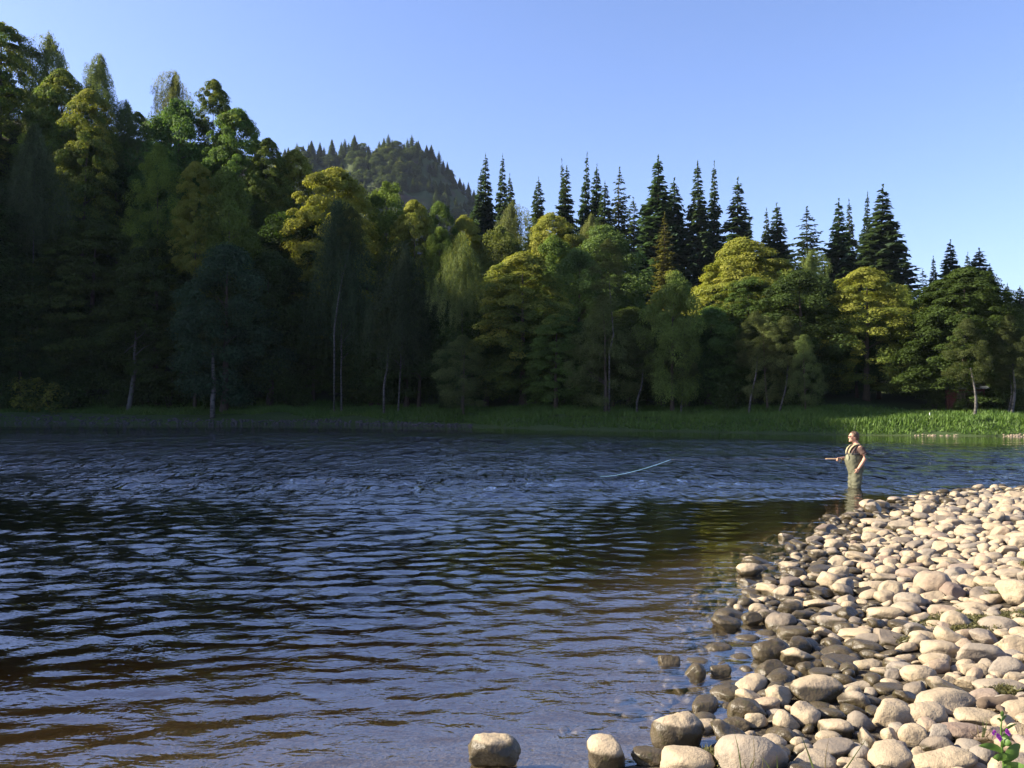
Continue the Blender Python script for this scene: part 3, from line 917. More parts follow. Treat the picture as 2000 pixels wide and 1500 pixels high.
for i in range(330):                              # face of the hill
    px = rh.uniform(548, 935); y = rh.uniform(490, 597)
    x = (px - 1000) / F * y
    s = (y - 395) / 205
    hill_tree(x, y, rh.uniform(4, 11), rh.random() < (.75 if px > 780 else .5))

for i in range(70):
    px = rh.uniform(690, 815); y = rh.uniform(552, 598)
    hill_tree((px - 1000) / F * y, y, rh.uniform(3.5, 8), rh.random() < .3)

# ------------------------------------------------------------------ far bank: grass and rubble
def bank_grass():
    g = np.random.default_rng(6)
    n = 110000
    x = g.uniform(-66, 46, n)
    d = g.uniform(.08, 9.0, n)
    y = np.interp(x, BX, BY) + d / .93
    keep0 = d > 1.1 * (vnoise(x * .45, x * 0, 8) - .35)
    rocky = ~keep0 | (x < -10) & (d < 1.0 + 1.6 * vnoise(x * .3, x * 0, 3) + np.interp(x, [-60, -35, -10], [1.8, .6, -.4]))
    keep = ~rocky
    x, y, d = x[keep], y[keep], d[keep]; n = len(x)
    z = height(x, y)
    h = g.uniform(.10, .26, n) * (1 + .9 * vnoise(x * .5, y * .5, 2)) * np.where(d < 1.2, .7, 1)
    a = g.uniform(0, 6.28, n); w = g.uniform(.03, .07, n)
    bx, by = np.cos(a) * w, np.sin(a) * w
    ln = g.normal(0, .14, (n, 2))
    V = np.stack([np.stack([x - bx, y - by, z - .03], 1), np.stack([x + bx, y + by, z - .03], 1), np.stack([x + ln[:, 0], y + ln[:, 1], z + h], 1)], 1)
    t = NT('meadow_grass')
    v = t.attr('var')
    c = t.mix(v, (.042, .098, .013), (.090, .152, .022))
    dd = t.bsdf(c, .6, .3); tr = t.n('BsdfTranslucent'); t.set(tr, 0, c)
    ms = t.n('MixShader'); ms.inputs[0].default_value = .3
    t.t.links.new(dd, ms.inputs[1]); t.t.links.new(tr.outputs[0], ms.inputs[2])
    m = t.done(ms.outputs[0])
    va = np.clip(.6 * vnoise(x * .4, y * .4, 12) + .5 * g.uniform(0, 1, n), 0, 1)
    o = link('bank_grass', new_mesh('bank_grass', V.reshape(-1, 3), np.arange(n * 3).reshape(n, 3), m, False, {'var': np.repeat(va, 3)}))
    tag(o, 'green grass along the far river bank', None, None, 'stuff')
bank_grass()
# ------------------------------------------------------------------ river stones
import bmesh
def ico(sub):
    bm = bmesh.new(); bmesh.ops.create_icosphere(bm, subdivisions=sub, radius=1.0)
    V = np.array([v.co[:] for v in bm.verts]); T = np.array([[v.index for v in f.verts] for f in bm.faces]); bm.free()
    return V, T
ICO = {s: ico(s) for s in (2, 3, 4)}
def stone_shape(V, seed, ang=0.0):
    """water-worn cobble: rounded box-ish form, a few planed faces, gentle dents"""
    g = np.random.default_rng(seed)
    p = g.uniform(2.1, 2.9)
    W = V / (np.abs(V) ** p).sum(1, keepdims=True) ** (1 / p)
    for i in range(int(g.integers(2, 5))):
        n = unit(g.normal(size=3)); h = g.uniform(.62, .9) - ang * .18
        dd = W @ n - h
        W = W - np.where(dd > 0, dd * (.72 + .2 * ang), 0)[:, None] * n
    off = g.uniform(0, 50, 3)
    nn = np.array([mnoise.noise(Vector(v * .95 + off)) for v in V]); n2 = np.array([mnoise.noise(Vector(v * 2.3 + off)) for v in V])
    n3 = np.array([mnoise.noise(Vector(v * 6 + off)) for v in V]) if len(V) > 600 else 0
    W = W * (1 + .20 * nn + .06 * n2 + (.03 + .05 * ang) * n3)[:, None]
    mx = np.abs(W).max(0)
    return W / mx * .5
STONE_ME = [new_mesh('stone', stone_shape(ICO[4][0], 900 + i, [.1, .5, .8][i % 3] if i < 14 else 1.0), ICO[4][1], M_STONE, True) for i in range(18)]

YS = np.exp(np.linspace(math.log(3.0), math.log(30), 900))
def ground_hit(px, py):
    d = ray(px, py)
    x = d.x / d.y * YS; z = CAM.z + d.z / d.y * YS
    s = np.maximum(height(x, YS), 0.0)
    k = int(np.argmax(z <= s))
    return x[k], YS[k], s[k]

HERO = [  # left, top, right, bottom in the photo, label, wet bias
 (915, 1435, 1018, 1512, 'tilted tan boulder standing alone in the shallows, nearest stone to the left', .42),
 (1146, 1440, 1222, 1508, 'round brown boulder in the shallows left of the big pale topped boulder', .24),
 (1268, 1390, 1373, 1476, 'big round boulder with pale dry cap and dark wet lower half', .40),
 (1230, 1457, 1316, 1500, 'flat dark wet stone between the round brown boulder and the pale capped boulder', .9),
 (1288, 1462, 1392, 1520, 'low pale rock at the bottom of the photo under the flat dark stone', 0),
 (1392, 1432, 1538, 1535, 'largest pale boulder at the bottom edge, with grass in front', 0),
 (1538, 1320, 1646, 1384, 'large boulder with mossy wet foot at the head of the little inlet', .35),
 (1437, 1098, 1491, 1128, 'pale topped block alone at the outer tip of the wet stones', .16),
 (1520, 1038, 1549, 1056, 'small pinkish stone alone in the water nearest below the angler', .05),
 (1680, 975, 1721, 999, 'angular pale rock with a dark side standing just right of the angler', .08),
 (1390, 1200, 1447, 1232, 'rough grey angular rock out in the water left of the inlet', .9),
 (1449, 1196, 1491, 1224, 'dark pointed wet rock touching the rough grey angular rock', 1),
 (1337, 1295, 1380, 1326, 'smooth half sunk stone, left of a pair in the shallows', .3),
 (1387, 1293, 1428, 1323, 'dark squarish stone, right of a pair in the shallows', 1),
 (1283, 1272, 1328, 1301, 'single brown stone farthest left in the middle shallows', .8),
 (1465, 1246, 1541, 1298, 'long humped wet boulder beside the inlet', .7),
 (1526, 1243, 1584, 1281, 'olive wet boulder with a light cap beside the long humped boulder', .42),
 (1605, 1260, 1671, 1292, 'dark boulder with a light spot on its left end inside the inlet', .5),
 (1508, 1387, 1560, 1436, 'grey green algae streaked round stone by the inlet mouth', .1),
 (1757, 1297, 1833, 1342, 'smooth tan boulder above a wedge shaped stone', 0),
 (1764, 1332, 1820, 1366, 'wedge shaped stone under the smooth tan boulder', .0),
 (1787, 1345, 1908, 1406, 'broad pale boulder, widest of the lower shingle', 0),
 (1756, 1369, 1851, 1424, 'egg shaped tan boulder left of the broad pale boulder', 0),
 (1692, 1365, 1786, 1426, 'wide sloping pale boulder left of the egg shaped one', 0),
 (1652, 1390, 1708, 1436, 'oval tan stone leaning on the wide sloping boulder', 0),
 (1755, 1415, 1811, 1461, 'dumpy stone on end below the egg shaped boulder', 0),
 (1722, 1421, 1756, 1453, 'small smooth stone left of the dumpy stone', 0),
 (1770, 1456, 1902, 1520, 'long pale boulder cut by the bottom edge at the right', 0),
 (1867, 1252, 1960, 1305, 'heavy loaf shaped boulder below the mossy patch', 0),
 (1800, 1251, 1866, 1288, 'rounded tan boulder left of the loaf shaped boulder', 0),
 (1795, 1275, 1856, 1307, 'low tan stone under the rounded boulder by the loaf shaped one', 0),
 (1904, 1324, 2006, 1363, 'long flat pale boulder at the right edge', 0),
 (1865, 1384, 1958, 1426, 'bar shaped pale boulder behind the purple flower', 0),
 (1915, 1202, 1988, 1239, 'rounded boulder with a dark underside right of the mossy patch', 0),
 (1777, 1231, 1833, 1265, 'pale round boulder left of the mossy patch', .04),
 (1860, 1174, 1937, 1203, 'bolster shaped boulder above the mossy patch', 0),
 (1812, 1182, 1878, 1211, 'pale low stone left of the bolster shaped boulder', 0),
 (1715, 1134, 1766, 1173, 'tall pale boulder leaning left in the middle shingle', 0),
 (1745, 1156, 1805, 1192, 'tan boulder in front of the tall leaning boulder', 0),
 (1799, 1150, 1843, 1178, 'square ended pale stone right of the tall leaning boulder', 0),
 (1795, 1127, 1876, 1151, 'long rough pale stone behind the square ended stone', 0),
 (1665, 1285, 1721, 1311, 'light almond shaped stone among dark ones by the inlet', 0),
 (1727, 1306, 1762, 1336, 'light tapered stone with a damp foot beside the smooth tan boulder', .05),
 (1515, 1171, 1570, 1204, 'dark boulder with a jagged light cap above the inlet', .36),
 (1556, 1292, 1598, 1321, 'dark round stone on the left side of the inlet', 1),
 (1632, 1294, 1678, 1323, 'black brown dome shaped stone behind the mossy footed boulder', 1),
 (1578, 1304, 1643, 1330, 'long dark stone just above the mossy footed boulder', 1),
 (1647, 1327, 1698, 1353, 'low light stone right of the mossy footed boulder', .06),
 (1706, 1334, 1771, 1362, 'flat grey wet stone left of the wedge shaped stone', 1),
 (1592, 1384, 1648, 1416, 'grey wet stone below the mossy footed boulder', .9),
 (1597, 1406, 1663, 1447, 'half damp tan stone left of the oval tan stone', .2),
 (1588, 1427, 1645, 1459, 'smooth pale stone above the pointed stone', 0),
 (1587, 1445, 1673, 1483, 'pale stone drawn out to a point on the right', 0),
 (1530, 1465, 1636, 1515, 'broad pale stone right of the largest pale boulder', 0),
 (1627, 1474, 1698, 1512, 'pale stone at the bottom edge crossed by a grass blade', 0),
 (1508, 1423, 1556, 1457, 'brown glistening oval stone under the algae streaked stone', 1),
 (1404, 1403, 1466, 1438, 'small pale topped stone behind the largest pale boulder', .18),
 (1452, 1392, 1500, 1428, 'knobbly pale stone right of the small pale topped stone', .1),
 (1875, 1289, 1928, 1327, 'pitted white rock with holes below the loaf shaped boulder', 0),
 (1862, 1319, 1911, 1347, 'lumpy stone under the pitted white rock', 0),
 (1834, 1319, 1863, 1343, 'small neat stone right of the smooth tan boulder', 0),
 (1970, 1404, 2012, 1455, 'pale boulder behind the purple flower at the right edge', 0),
 (1940, 1240, 2010, 1283, 'broad pale boulder at the right edge above the loaf shaped one', 0),
 (1709, 1104, 1753, 1128, 'pale wedge shaped stone at the upper edge of the middle shingle', 0),
 (1765, 1106, 1818, 1126, 'long pale stone right of the pale wedge shaped stone', 0),
 (1820, 1087, 1886, 1109, 'long smooth stone dipping to the right on the upper shingle', 0),
 (1852, 1102, 1908, 1122, 'flat pointed stone below the long dipping stone', 0),
 (1875, 1011, 1916, 1031, 'rounded stone with a dark front on the far shingle', 0),
 (1847, 1010, 1878, 1028, 'domed stone left of the dark fronted one on the far shingle', 0),
 (1869, 972, 1893, 995, 'upright grey stone standing on the far shingle', 0),
 (1786, 976, 1826, 993, 'pale flat topped stone at the far water edge', .04),
 (1684, 1012, 1743, 1029, 'long low stone lying in the water below the angular pale rock', .12),
 (1957, 1087, 2004, 1109, 'large pale stone at the right edge of the upper shingle', 0),
 (1742, 1049, 1788, 1067, 'long pale stone tilted up at the right by the far wet stones', 0),
 (1932, 1045, 1977, 1064, 'pale stone with a dark hollow under its right end', 0),
]
placed = []          # x, y, radius
n_ind = 0
rs = random.Random(17)
def put_stone(x, y, z, a, b, c, yaw, label, group, wet, tilt=(0, 0), shape=None):
    o = link('river_stone', STONE_ME[shape if shape is not None else rs.randrange(len(STONE_ME))], None, (x, y, z))
    o.scale = (a, b, c)
    o.rotation_euler = (tilt[0], tilt[1], yaw)
    o.color = (1, 1, 1, wet)
    tag(o, label, 'stone', group)
    return o
ANGULAR = ('angular', 'pointed wet', 'pitted', 'squarish')
for x0, y0, x1, y1, lab, wet in HERO:
    cx, cy, h = (x0 + x1) / 2, (y0 + y1) / 2, y1 - y0
    wet *= .55
    x, Y, zs = ground_hit(cx, min(y1 - .15 * h, 1520))
    th = math.atan2(2.05 - zs, Y)
    w = (x1 - x0) / F * Y; ha = h / F * Y
    b = .78 * w if w > 1.15 * ha else .9 * w
    c = math.sqrt(max(ha * ha - (b * math.sin(th)) ** 2, (.5 * ha) ** 2)) / math.cos(th)
    p = at(cx, cy, Y + .22 * b)
    zb = float(np.maximum(height(np.array([p.x]), np.array([p.y])), -.5)[0])
    top = p.z + c / 2
    bot = min(p.z - c / 2, zb + .02)
    sh = rs.randrange(14, 18) if any(k in lab for k in ANGULAR) else rs.randrange(14)
    put_stone(p.x, p.y, (top + bot) / 2, w * 1.04, b, top - bot, rs.choice([0, math.pi]) + rs.uniform(-.2, .2), lab, None, wet, (rs.uniform(-.1, .1), rs.uniform(-.1, .1)), sh)
    placed.append((p.x, p.y, math.sqrt(w * b) / 2))
    n_ind += 1

# everything else on the shingle: largest first, resting on the slope
cand = []
cell = {}
def key(x, y): return (int(math.floor(x / .4)), int(math.floor(y / .4)))
def near_ok(x, y, r, f):
    kx, ky = key(x, y)
    for i in range(-2, 3):
        for j in range(-2, 3):
            for (a, b, q) in cell.get((kx + i, ky + j), ()):
                if (a - x) ** 2 + (b - y) ** 2 < (f * (r + q)) ** 2: return False
    return True
for s in placed: cell.setdefault(key(s[0], s[1]), []).append(s)
for (rlo, rhi, tries, f) in ((.13, .18, 420, .95), (.085, .13, 4200, .86), (.055, .085, 16000, .80), (.035, .055, 20000, .80)):
    bx = np.array([rs.uniform(0, 1) for _ in range(tries)]); by = np.array([rs.uniform(0, 1) for _ in range(tries)])
    y = 3.3 + (24 - 3.3) * by ** 1.15
    x = -2.6 + bx * (y * .66 + 3.4)
    if rhi < .06: m = y < 12
    else: m = np.ones(tries, bool)
    e = shore_e(x, y)
    for xx, yy, ee in zip(x[m], y[m], e[m]):
        if ee < -1.3 or ee > 9.5: continue
        if xx < 1.2 and yy < 5.6: continue
        if ee < 0 and rs.random() > max(0, 1 + ee / 1.3) ** 2.2: continue
        r = rs.uniform(rlo, rhi)
        if ee < .9 and r > .13 and rs.random() < .6: continue
        if near_ok(xx, yy, r, f):
            cell.setdefault(key(xx, yy), []).append((xx, yy, r))
            cand.append((xx, yy, r, ee))
zc = height(np.array([c[0] for c in cand]), np.array([c[1] for c in cand]))
rows = []
for (x, y, r, e), z in zip(cand, zc):
    el = rs.uniform(1.0, 1.75)
    a, b = 2.15 * r * math.sqrt(el), 2.15 * r / math.sqrt(el)
    c = b * rs.uniform(.38, .85)
    yaw = rs.gauss(.25, .6)
    lift = .30 * c if e > 0 else .2 * c
    wet = 0.0
    if e < 1.9: wet = max(0.0, rs.uniform(-.08, .42) * (1 - max(0, e) / 2.0))
    px, py = project(Vector((x, y, z + c / 2)))
    vis = -30 < px < 2030 and py < 1530
    size = a * b ** .5 * c ** .5 / y if vis and z + lift + c / 2 > -.04 else 0
    rows.append((size, x, y, z + lift, a, b, c, yaw, e, wet))
rows.sort(key=lambda t: -t[0])
NB = 300 - n_ind
for (size, x, y, z, a, b, c, yaw, e, wet) in rows[:NB]:
    if e > 1.5: lab, gr = 'dry tan cobble lying among others on the pale shingle bank', 'dry cobbles of the shingle bank'
    elif z + c / 2 > .02 and e > -.15: lab, gr = 'damp brown cobble lying in the dark band along the water edge', 'damp cobbles along the water edge'
    else: lab, gr = 'brown stone half sunk in the shallow water off the shingle', 'stones in the shallow water'
    put_stone(x, y, z, a, b, c, yaw, lab, gr, wet, (rs.gauss(0, .16), rs.gauss(0, .16)))
def rest_of_stones():
    lib = {s: [stone_shape(ICO[s][0], 1200 + i, [0, .4, .9][i % 3]) for i in range(24)] for s in (2, 3)}
    V, T, A, Hu, W = [], [], [], [], []; n = 0
    for (size, x, y, z, a, b, c, yaw, e, wet) in rows[NB:]:
        s = 3 if (size > .008 and y < 11) else 2
        v = lib[s][rs.randrange(24)] * [a, b, c]
        t1, t2 = rs.gauss(0, .2), rs.gauss(0, .2)
        M = np.array(Matrix.Rotation(yaw, 3, 'Z') @ Matrix.Rotation(t1, 3, 'X') @ Matrix.Rotation(t2, 3, 'Y'))
        v = v @ M.T + [x, y, z]
        V.append(v); T.append(ICO[s][1] + n); n += len(v)
        A.append(np.full(len(v), rs.random())); Hu.append(np.full(len(v), rs.random())); W.append(np.full(len(v), wet))
    me = new_mesh('shingle', np.concatenate(V), np.concatenate(T), M_STONES, True, {'rnd': np.concatenate(A), 'hue': np.concatenate(Hu), 'wet': np.concatenate(W)})
    tag(link('shingle', me), 'smaller rounded cobbles filling the gaps of the shingle bank', None, None, 'stuff')
    return len(rows) - NB
rest_of_stones()

def bank_rubble():
    g = np.random.default_rng(61)
    n = 800
    x = g.uniform(-56, -3, n)
    dmx = np.interp(x, [-60, -35, -20, -10, -3], [2.6, 1.5, .8, 1.0, .2])
    d = np.where(x < -12, g.uniform(-.25, 1, n), g.uniform(-.3, .8, n) ** 2) * dmx
    y = np.interp(x, BX, BY) + d / .93
    z = height(x, y)
    s = g.uniform(.08, .30, n)
    lib = [stone_shape(ICO[2][0], 1500 + i, 1.0) for i in range(12)]
    V, T, A = [], [], []; m = 0
    for i in range(n):
        v = lib[i % 12] * [s[i] * 1.3, s[i], s[i] * .75]
        M = np.array(Matrix.Rotation(g.uniform(0, 6.28), 3, 'Z'))
        v = v @ M.T + [x[i], y[i], z[i] + .1 * s[i]]
        V.append(v); T.append(ICO[2][1] + m); m += len(v)
    me = new_mesh('bank_rubble', np.concatenate(V), np.concatenate(T), simple('rubble', (.05, .047, .047), .8, .3, 6, .4, .03), True)
    tag(link('bank_rubble', me), 'broken grey stones along the foot of the far left bank', None, None, 'stuff')
    # pale gravel spit and scattered sunlit stones at the right of the far bank
    for (xa, xb, da, db, k, nm, lab) in ((at(1972, 850, 47).x, at(2060, 850, 47).x, -.5, .25, 110, 'gravel_spit', 'pale sunlit gravel spit at the right end of the far bank'),
                                         (at(1795, 848, 48).x, at(1875, 848, 48).x, -.12, .1, 34, 'bank_gravel', 'thin line of pale stones at the edge of the grass bank')):
        V, T = [], []; m = 0
        for i in range(k):
            xx = g.uniform(xa, xb); yy = np.interp(xx, BX, BY) + g.uniform(da, db)
            s = g.uniform(.05, .14)
            v = lib[i % 12] * [s * 1.3, s, s * .7] + [xx, yy, max(H1(xx, yy), -.02) + .02]
            V.append(v); T.append(ICO[2][1] + m); m += len(v)
        tag(link(nm, new_mesh(nm, np.concatenate(V), np.concatenate(T), simple(nm, (.20, .16, .11), .8, .3, 6, .3), True)), lab, None, None, 'stuff')
bank_rubble()
# ------------------------------------------------------------------ the angler
def PP(f, l, z): return np.array([-f, -l, z])      # he faces -X, his left side towards the camera

def capsule(G, pts, radii, sides=14):
    pts = [np.array(p, float) for p in pts]
    # rounded ends
    def end(p, q, r):
        d = (p - q) / (np.linalg.norm(p - q) + 1e-9)
        return [(p + d * r * .94, r * .25), (p + d * r * .7, r * .68)]
    e0, e1 = end(pts[0], pts[1], radii[0]), end(pts[-1], pts[-2], radii[-1])
    P = [e0[0][0], e0[1][0]] + pts + [e1[1][0], e1[0][0]]
    Rr = [e0[0][1], e0[1][1]] + list(radii) + [e1[1][1], e1[0][1]]
    G.add(*tube(P, Rr, sides))

def ball(G, c, r):
    V, T = ICO[3]
    G.add(V * np.array(r) + np.array(c), None, T)

def rings(G, rows, n=28, wob=None):
    """closed loft of (z, centre f, half depth, half width)"""
    V = []
    for z, f, hd, hw in rows:
        t = np.linspace(0, 2 * np.pi, n, endpoint=False)
        ct, st = np.cos(t), np.sin(t)
        k = (np.abs(ct) ** 2.5 + np.abs(st) ** 2.5) ** (-1 / 2.5)
        V.append(np.stack([-(f + hd * ct * k), -(hw * st * k), np.full(n, z)], 1))
    V = np.concatenate(V); m = len(rows)
    Q = [(i * n + j, i * n + (j + 1) % n, (i + 1) * n + (j + 1) % n, (i + 1) * n + j) for i in range(m - 1) for j in range(n)]
    V = np.concatenate([V, [V[:n].mean(0)], [V[-n:].mean(0)]])
    T = [(m * n, (j + 1) % n, j) for j in range(n)] + [(m * n + 1, (m - 1) * n + j, (m - 1) * n + (j + 1) % n) for j in range(n)]
    G.add(V, Q, T)

def fuse(G, name, mat, voxel, smooth=4, wrinkle=None):
    tmp = bpy.data.objects.new('tmp', G.mesh('tmp', None))
    COL.objects.link(tmp)
    m = tmp.modifiers.new('r', 'REMESH'); m.mode = 'VOXEL'; m.voxel_size = voxel; m.use_smooth_shade = True
    s = tmp.modifiers.new('s', 'SMOOTH'); s.iterations = smooth; s.factor = .5
    dg = bpy.context.evaluated_depsgraph_get()
    me = bpy.data.meshes.new_from_object(tmp.evaluated_get(dg))
    old = tmp.data
    bpy.data.objects.remove(tmp); bpy.data.meshes.remove(old)
    me.name = name
    if wrinkle:
        co = np.empty(len(me.vertices) * 3, np.float32); me.vertices.foreach_get('co', co); co = co.reshape(-1, 3)
        no = np.empty(len(me.vertices) * 3, np.float32); me.vertices.foreach_get('normal', no); no = no.reshape(-1, 3)
        w = np.array([wrinkle(c) for c in co])
        me.vertices.foreach_set('co', (co + no * w[:, None]).ravel().astype(np.float32)); me.update()
    me.materials.clear(); me.materials.append(mat)
    me.polygons.foreach_set('use_smooth', np.ones(len(me.polygons), bool))
    return me

M_SKIN = simple('skin', (.40, .215, .145), .55, .35, 12, .1)
M_HAIR = simple('hair', (.075, .045, .028), .6, .3, 60, .4)
M_SHIRT = simple('brown_cotton', (.075, .048, .040), .9, .15, 30, .15)
M_WADER = simple('wader_fabric', (.080, .080, .050), .75, .25, 9, .22, .004)
M_STRAP = simple('strap_webbing', (.26, .235, .14), .8, .2, 20, .15)
M_BLACK = simple('black_webbing', (.018, .018, .02), .6, .3, 20, .2)
M_LENS = simple('dark_lens', (.02, .012, .01), .08, .6, 5, .1)
M_CORK = simple('cork', (.42, .28, .16), .85, .2, 40, .25)
M_BLANK = simple('rod_blank', (.06, .05, .04), .25, .5, 5, .1)
M_METAL = simple('reel_metal', (.20, .20, .21), .3, .5, 10, .1, 0, .8)
M_LINE = simple('pale_blue_line', (.13, .30, .48), .4, .5, 5, .05)

SUNK = .515
ax, ay = at(1671, 950, 20.0).x, 20.0
angler = empty('person', (ax, ay, -SUNK))
tag(angler, 'person in green chest waders and brown t-shirt standing knee deep, fishing', 'person')
G = Geo()
TORSO = [(.86, .00, .12, .165), (.95, .0, .150, .19), (1.04, .02, .170, .195), (1.14, .035, .178, .192), (1.25, .02, .160, .190), (1.36, .0, .142, .195), (1.44, -.02, .110, .185), (1.50, -.03, .075, .12), (1.54, -.025, .06, .075)]
rings(G, TORSO)
for s in (1, -1):
    capsule(G, [PP(0, s * .10, .92), PP(.02, s * .105, .70), PP(.025, s * .11, .50), PP(-.01, s * .11, .30), PP(-.02, s * .11, .08)], [.10, .088, .062, .058, .042])
    capsule(G, [PP(-.05, s * .11, .045), PP(.08, s * .115, .04), PP(.17, s * .12, .03)], [.042, .042, .03])
# neck and head
capsule(G, [PP(-.03, 0, 1.47), PP(.01, 0, 1.60)], [.068, .060])
hc = np.array([.045, 0, 1.685])
ball(G, PP(*hc), (.100, .078, .118))
ball(G, PP(.075, 0, 1.625), (.066, .058, .060))                    # jaw
ball(G, PP(.125, 0, 1.585), (.022, .026, .020))                    # chin
G.add(np.array([PP(.125, .012, 1.70), PP(.125, -.012, 1.70), PP(.172, .012, 1.655), PP(.172, -.012, 1.655), PP(.125, .024, 1.645), PP(.125, -.024, 1.645)]),
      [(0, 2, 3, 1), (0, 4, 2, 2)][:1] + [(2, 4, 5, 3), (0, 1, 5, 4)], [(0, 4, 2), (1, 3, 5)])   # nose
ball(G, PP(.128, 0, 1.715), (.018, .055, .014))                    # brow
ball(G, PP(.130, 0, 1.622), (.014, .026, .008)); ball(G, PP(.128, 0, 1.608), (.014, .024, .009))
for s in (1, -1):
    ball(G, PP(.03, s * .080, 1.675), (.020, .010, .030))
    ball(G, PP(.10, s * .045, 1.665), (.035, .025, .030))          # cheek
# arms
ARM_L = [PP(-.05, .185, 1.425), PP(-.105, .235, 1.30), PP(-.115, .25, 1.185), PP(-.05, .245, 1.07), PP(.015, .225, .965)]
ARM_R = [PP(-.03, -.185, 1.425), PP(.0, -.235, 1.29), PP(.04, -.24, 1.17), PP(.18, -.19, 1.165), PP(.305, -.12, 1.175)]
capsule(G, ARM_L, [.066, .055, .047, .044, .030])
capsule(G, ARM_R, [.066, .055, .047, .044, .030])
def hand(wrist, dirv, palmn, side, curl):
    """palm, four bent fingers of different length, thumb from the side"""
    d = unit(np.array(dirv, float)); nn = unit(np.array(palmn, float) - d * np.dot(palmn, d)); sd = np.cross(d, nn) * side
    pc = wrist + d * .055
    for k in (-1, 0, 1):
        capsule(G, [wrist + d * .012 + sd * .018 * k, wrist + d * .088 + sd * .026 * k], [.017, .015], 8)
    for k, L in zip((-1.5, -.5, .5, 1.5), (.070, .082, .076, .060)):
        b0 = wrist + d * .090 + sd * .0185 * k
        p, a, pts = b0, 0.0, [b0]
        for q in (.45, .32, .23):
            a += curl
            p = p + (d * math.cos(a) + nn * math.sin(a)) * L * q
            pts.append(p)
        capsule(G, pts, [.0095, .009, .0085, .008], 8)
    t0 = wrist + d * .03 - sd * .032
    t1 = t0 + (d * .55 - sd * .55 + nn * .5) * .036
    t2 = t1 + (d * .75 + nn * .6 + sd * .15) * .030
    capsule(G, [wrist + d * .02 - sd * .012, t0, t1, t2], [.016, .0125, .0105, .009], 8)
    return pc
hand(ARM_L[-1], PP(.45, -.12, -1.0), PP(.25, -1.0, 0), 1, .42)
hand(ARM_R[-1], PP(1.0, .25, -.05), PP(.15, .55, -.85), 1, .95)
link('body', fuse(G, 'body', M_SKIN, .0085, 3), angler)

# t-shirt
G = Geo()
rings(G, [(z, f, hd + .012, hw + .010) for z, f, hd, hw in TORSO[2:7]] + [(1.495, -.03, .088, .130), (1.515, -.03, .080, .105)])
for A in (ARM_L, ARM_R):
    G.add(*tube([A[0] + (A[0] - A[1]) * .25, A[0], A[0] + (A[1] - A[0]) * .6, A[1]], [.062, .080, .076, .073], 14))
link('shirt', fuse(G, 'shirt', M_SHIRT, .011, 3, lambda c: .006 * mnoise.noise(Vector(c) * 14)), angler)

# chest waders
G = Geo()
rings(G, [(.84, .0, .145, .185), (.95, .0, .178, .214), (1.04, .02, .197, .220), (1.14, .035, .203, .218), (1.25, .022, .183, .213), (1.31, .012, .172, .212)])
for s in (1, -1):
    G.add(*tube([PP(0, s * .10, .98), PP(.005, s * .105, .86), PP(.02, s * .112, .70), PP(.025, s * .116, .52), PP(0, s * .116, .32), PP(-.015, s * .114, .10), PP(-.01, s * .112, .0)], [.118, .124, .112, .098, .090, .078, .070], 20))
    capsule(G, [PP(-.06, s * .112, .05), PP(.08, s * .117, .048), PP(.19, s * .122, .04)], [.055, .056, .046])
def wr(c):
    v = Vector(c)
    fold = math.sin(c[2] * 46 + 5 * mnoise.noise(v * 6)) * max(0, 1 - abs(c[2] - .58) / .28)
    return .016 * mnoise.noise(v * Vector((7, 7, 4))) + .010 * mnoise.noise(v * 15) + .008 * fold
link('waders', fuse(G, 'waders', M_WADER, .013, 3, wr), angler)
# front pouch, belt, braces
G = Geo(); ball(G, PP(.205, .06, 1.20), (.025, .085, .085))
link('pouch', fuse(G, 'pouch', simple('pouch_cloth', (.16, .16, .105), .8, .2, 12, .2), .01, 2), angler)
def band(name, pts, w, th, mat, wid):
    """flat strap along points; wid is the direction of its width at each point"""
    V = []
    for p, q in zip(pts, wid):
        p = np.array(p); q = unit(np.array(q, float)) * w / 2
        V.append((p, q))
    n = len(V); vs = []
    for i, (p, q) in enumerate(V):
        t = unit(np.array(V[min(i + 1, n - 1)][0]) - np.array(V[max(i - 1, 0)][0]))
        u = np.cross(t, unit(q)) * th / 2
        vs += [p - q - u, p + q - u, p + q + u, p - q + u]
    Q = [(i * 4 + j, i * 4 + (j + 1) % 4, i * 4 + 4 + (j + 1) % 4, i * 4 + 4 + j) for i in range(n - 1) for j in range(4)] + [(3, 2, 1, 0), (n * 4 - 4, n * 4 - 3, n * 4 - 2, n * 4 - 1)]
    return link(name, new_mesh(name, np.array(vs), np.array(Q), mat, False), angler)
for s in (1, -1):
    W = [PP(0, 1, 0)] * 3 + [PP(0, 1, -.2 * s)] * 3 + [PP(0, 1, 0)] * 3
    band('brace', [PP(.187, s * .085, 1.28), PP(.180, s * .09, 1.35), PP(.145, s * .10, 1.43), PP(.075, s * .105, 1.495), PP(-.02, s * .105, 1.525), PP(-.10, s * .10, 1.49), PP(-.15, s * .085, 1.42), PP(-.165, s * .06, 1.33), PP(-.165, s * .05, 1.29)], .06, .010, M_STRAP, W)
    band('side_strap', [PP(.14, s * .165, 1.27), PP(.125, s * .19, 1.34), PP(.07, s * .185, 1.43), PP(-.01, s * .155, 1.505)], .028, .012, M_BLACK, [PP(1, 0, .3)] * 4)
t = np.linspace(0, 2 * np.pi, 25)
band('belt', [PP(.014 + .186 * math.cos(a), .224 * math.sin(a), 1.292) for a in t], .045, .008, M_BLACK, [PP(0, 0, 1)] * 25)
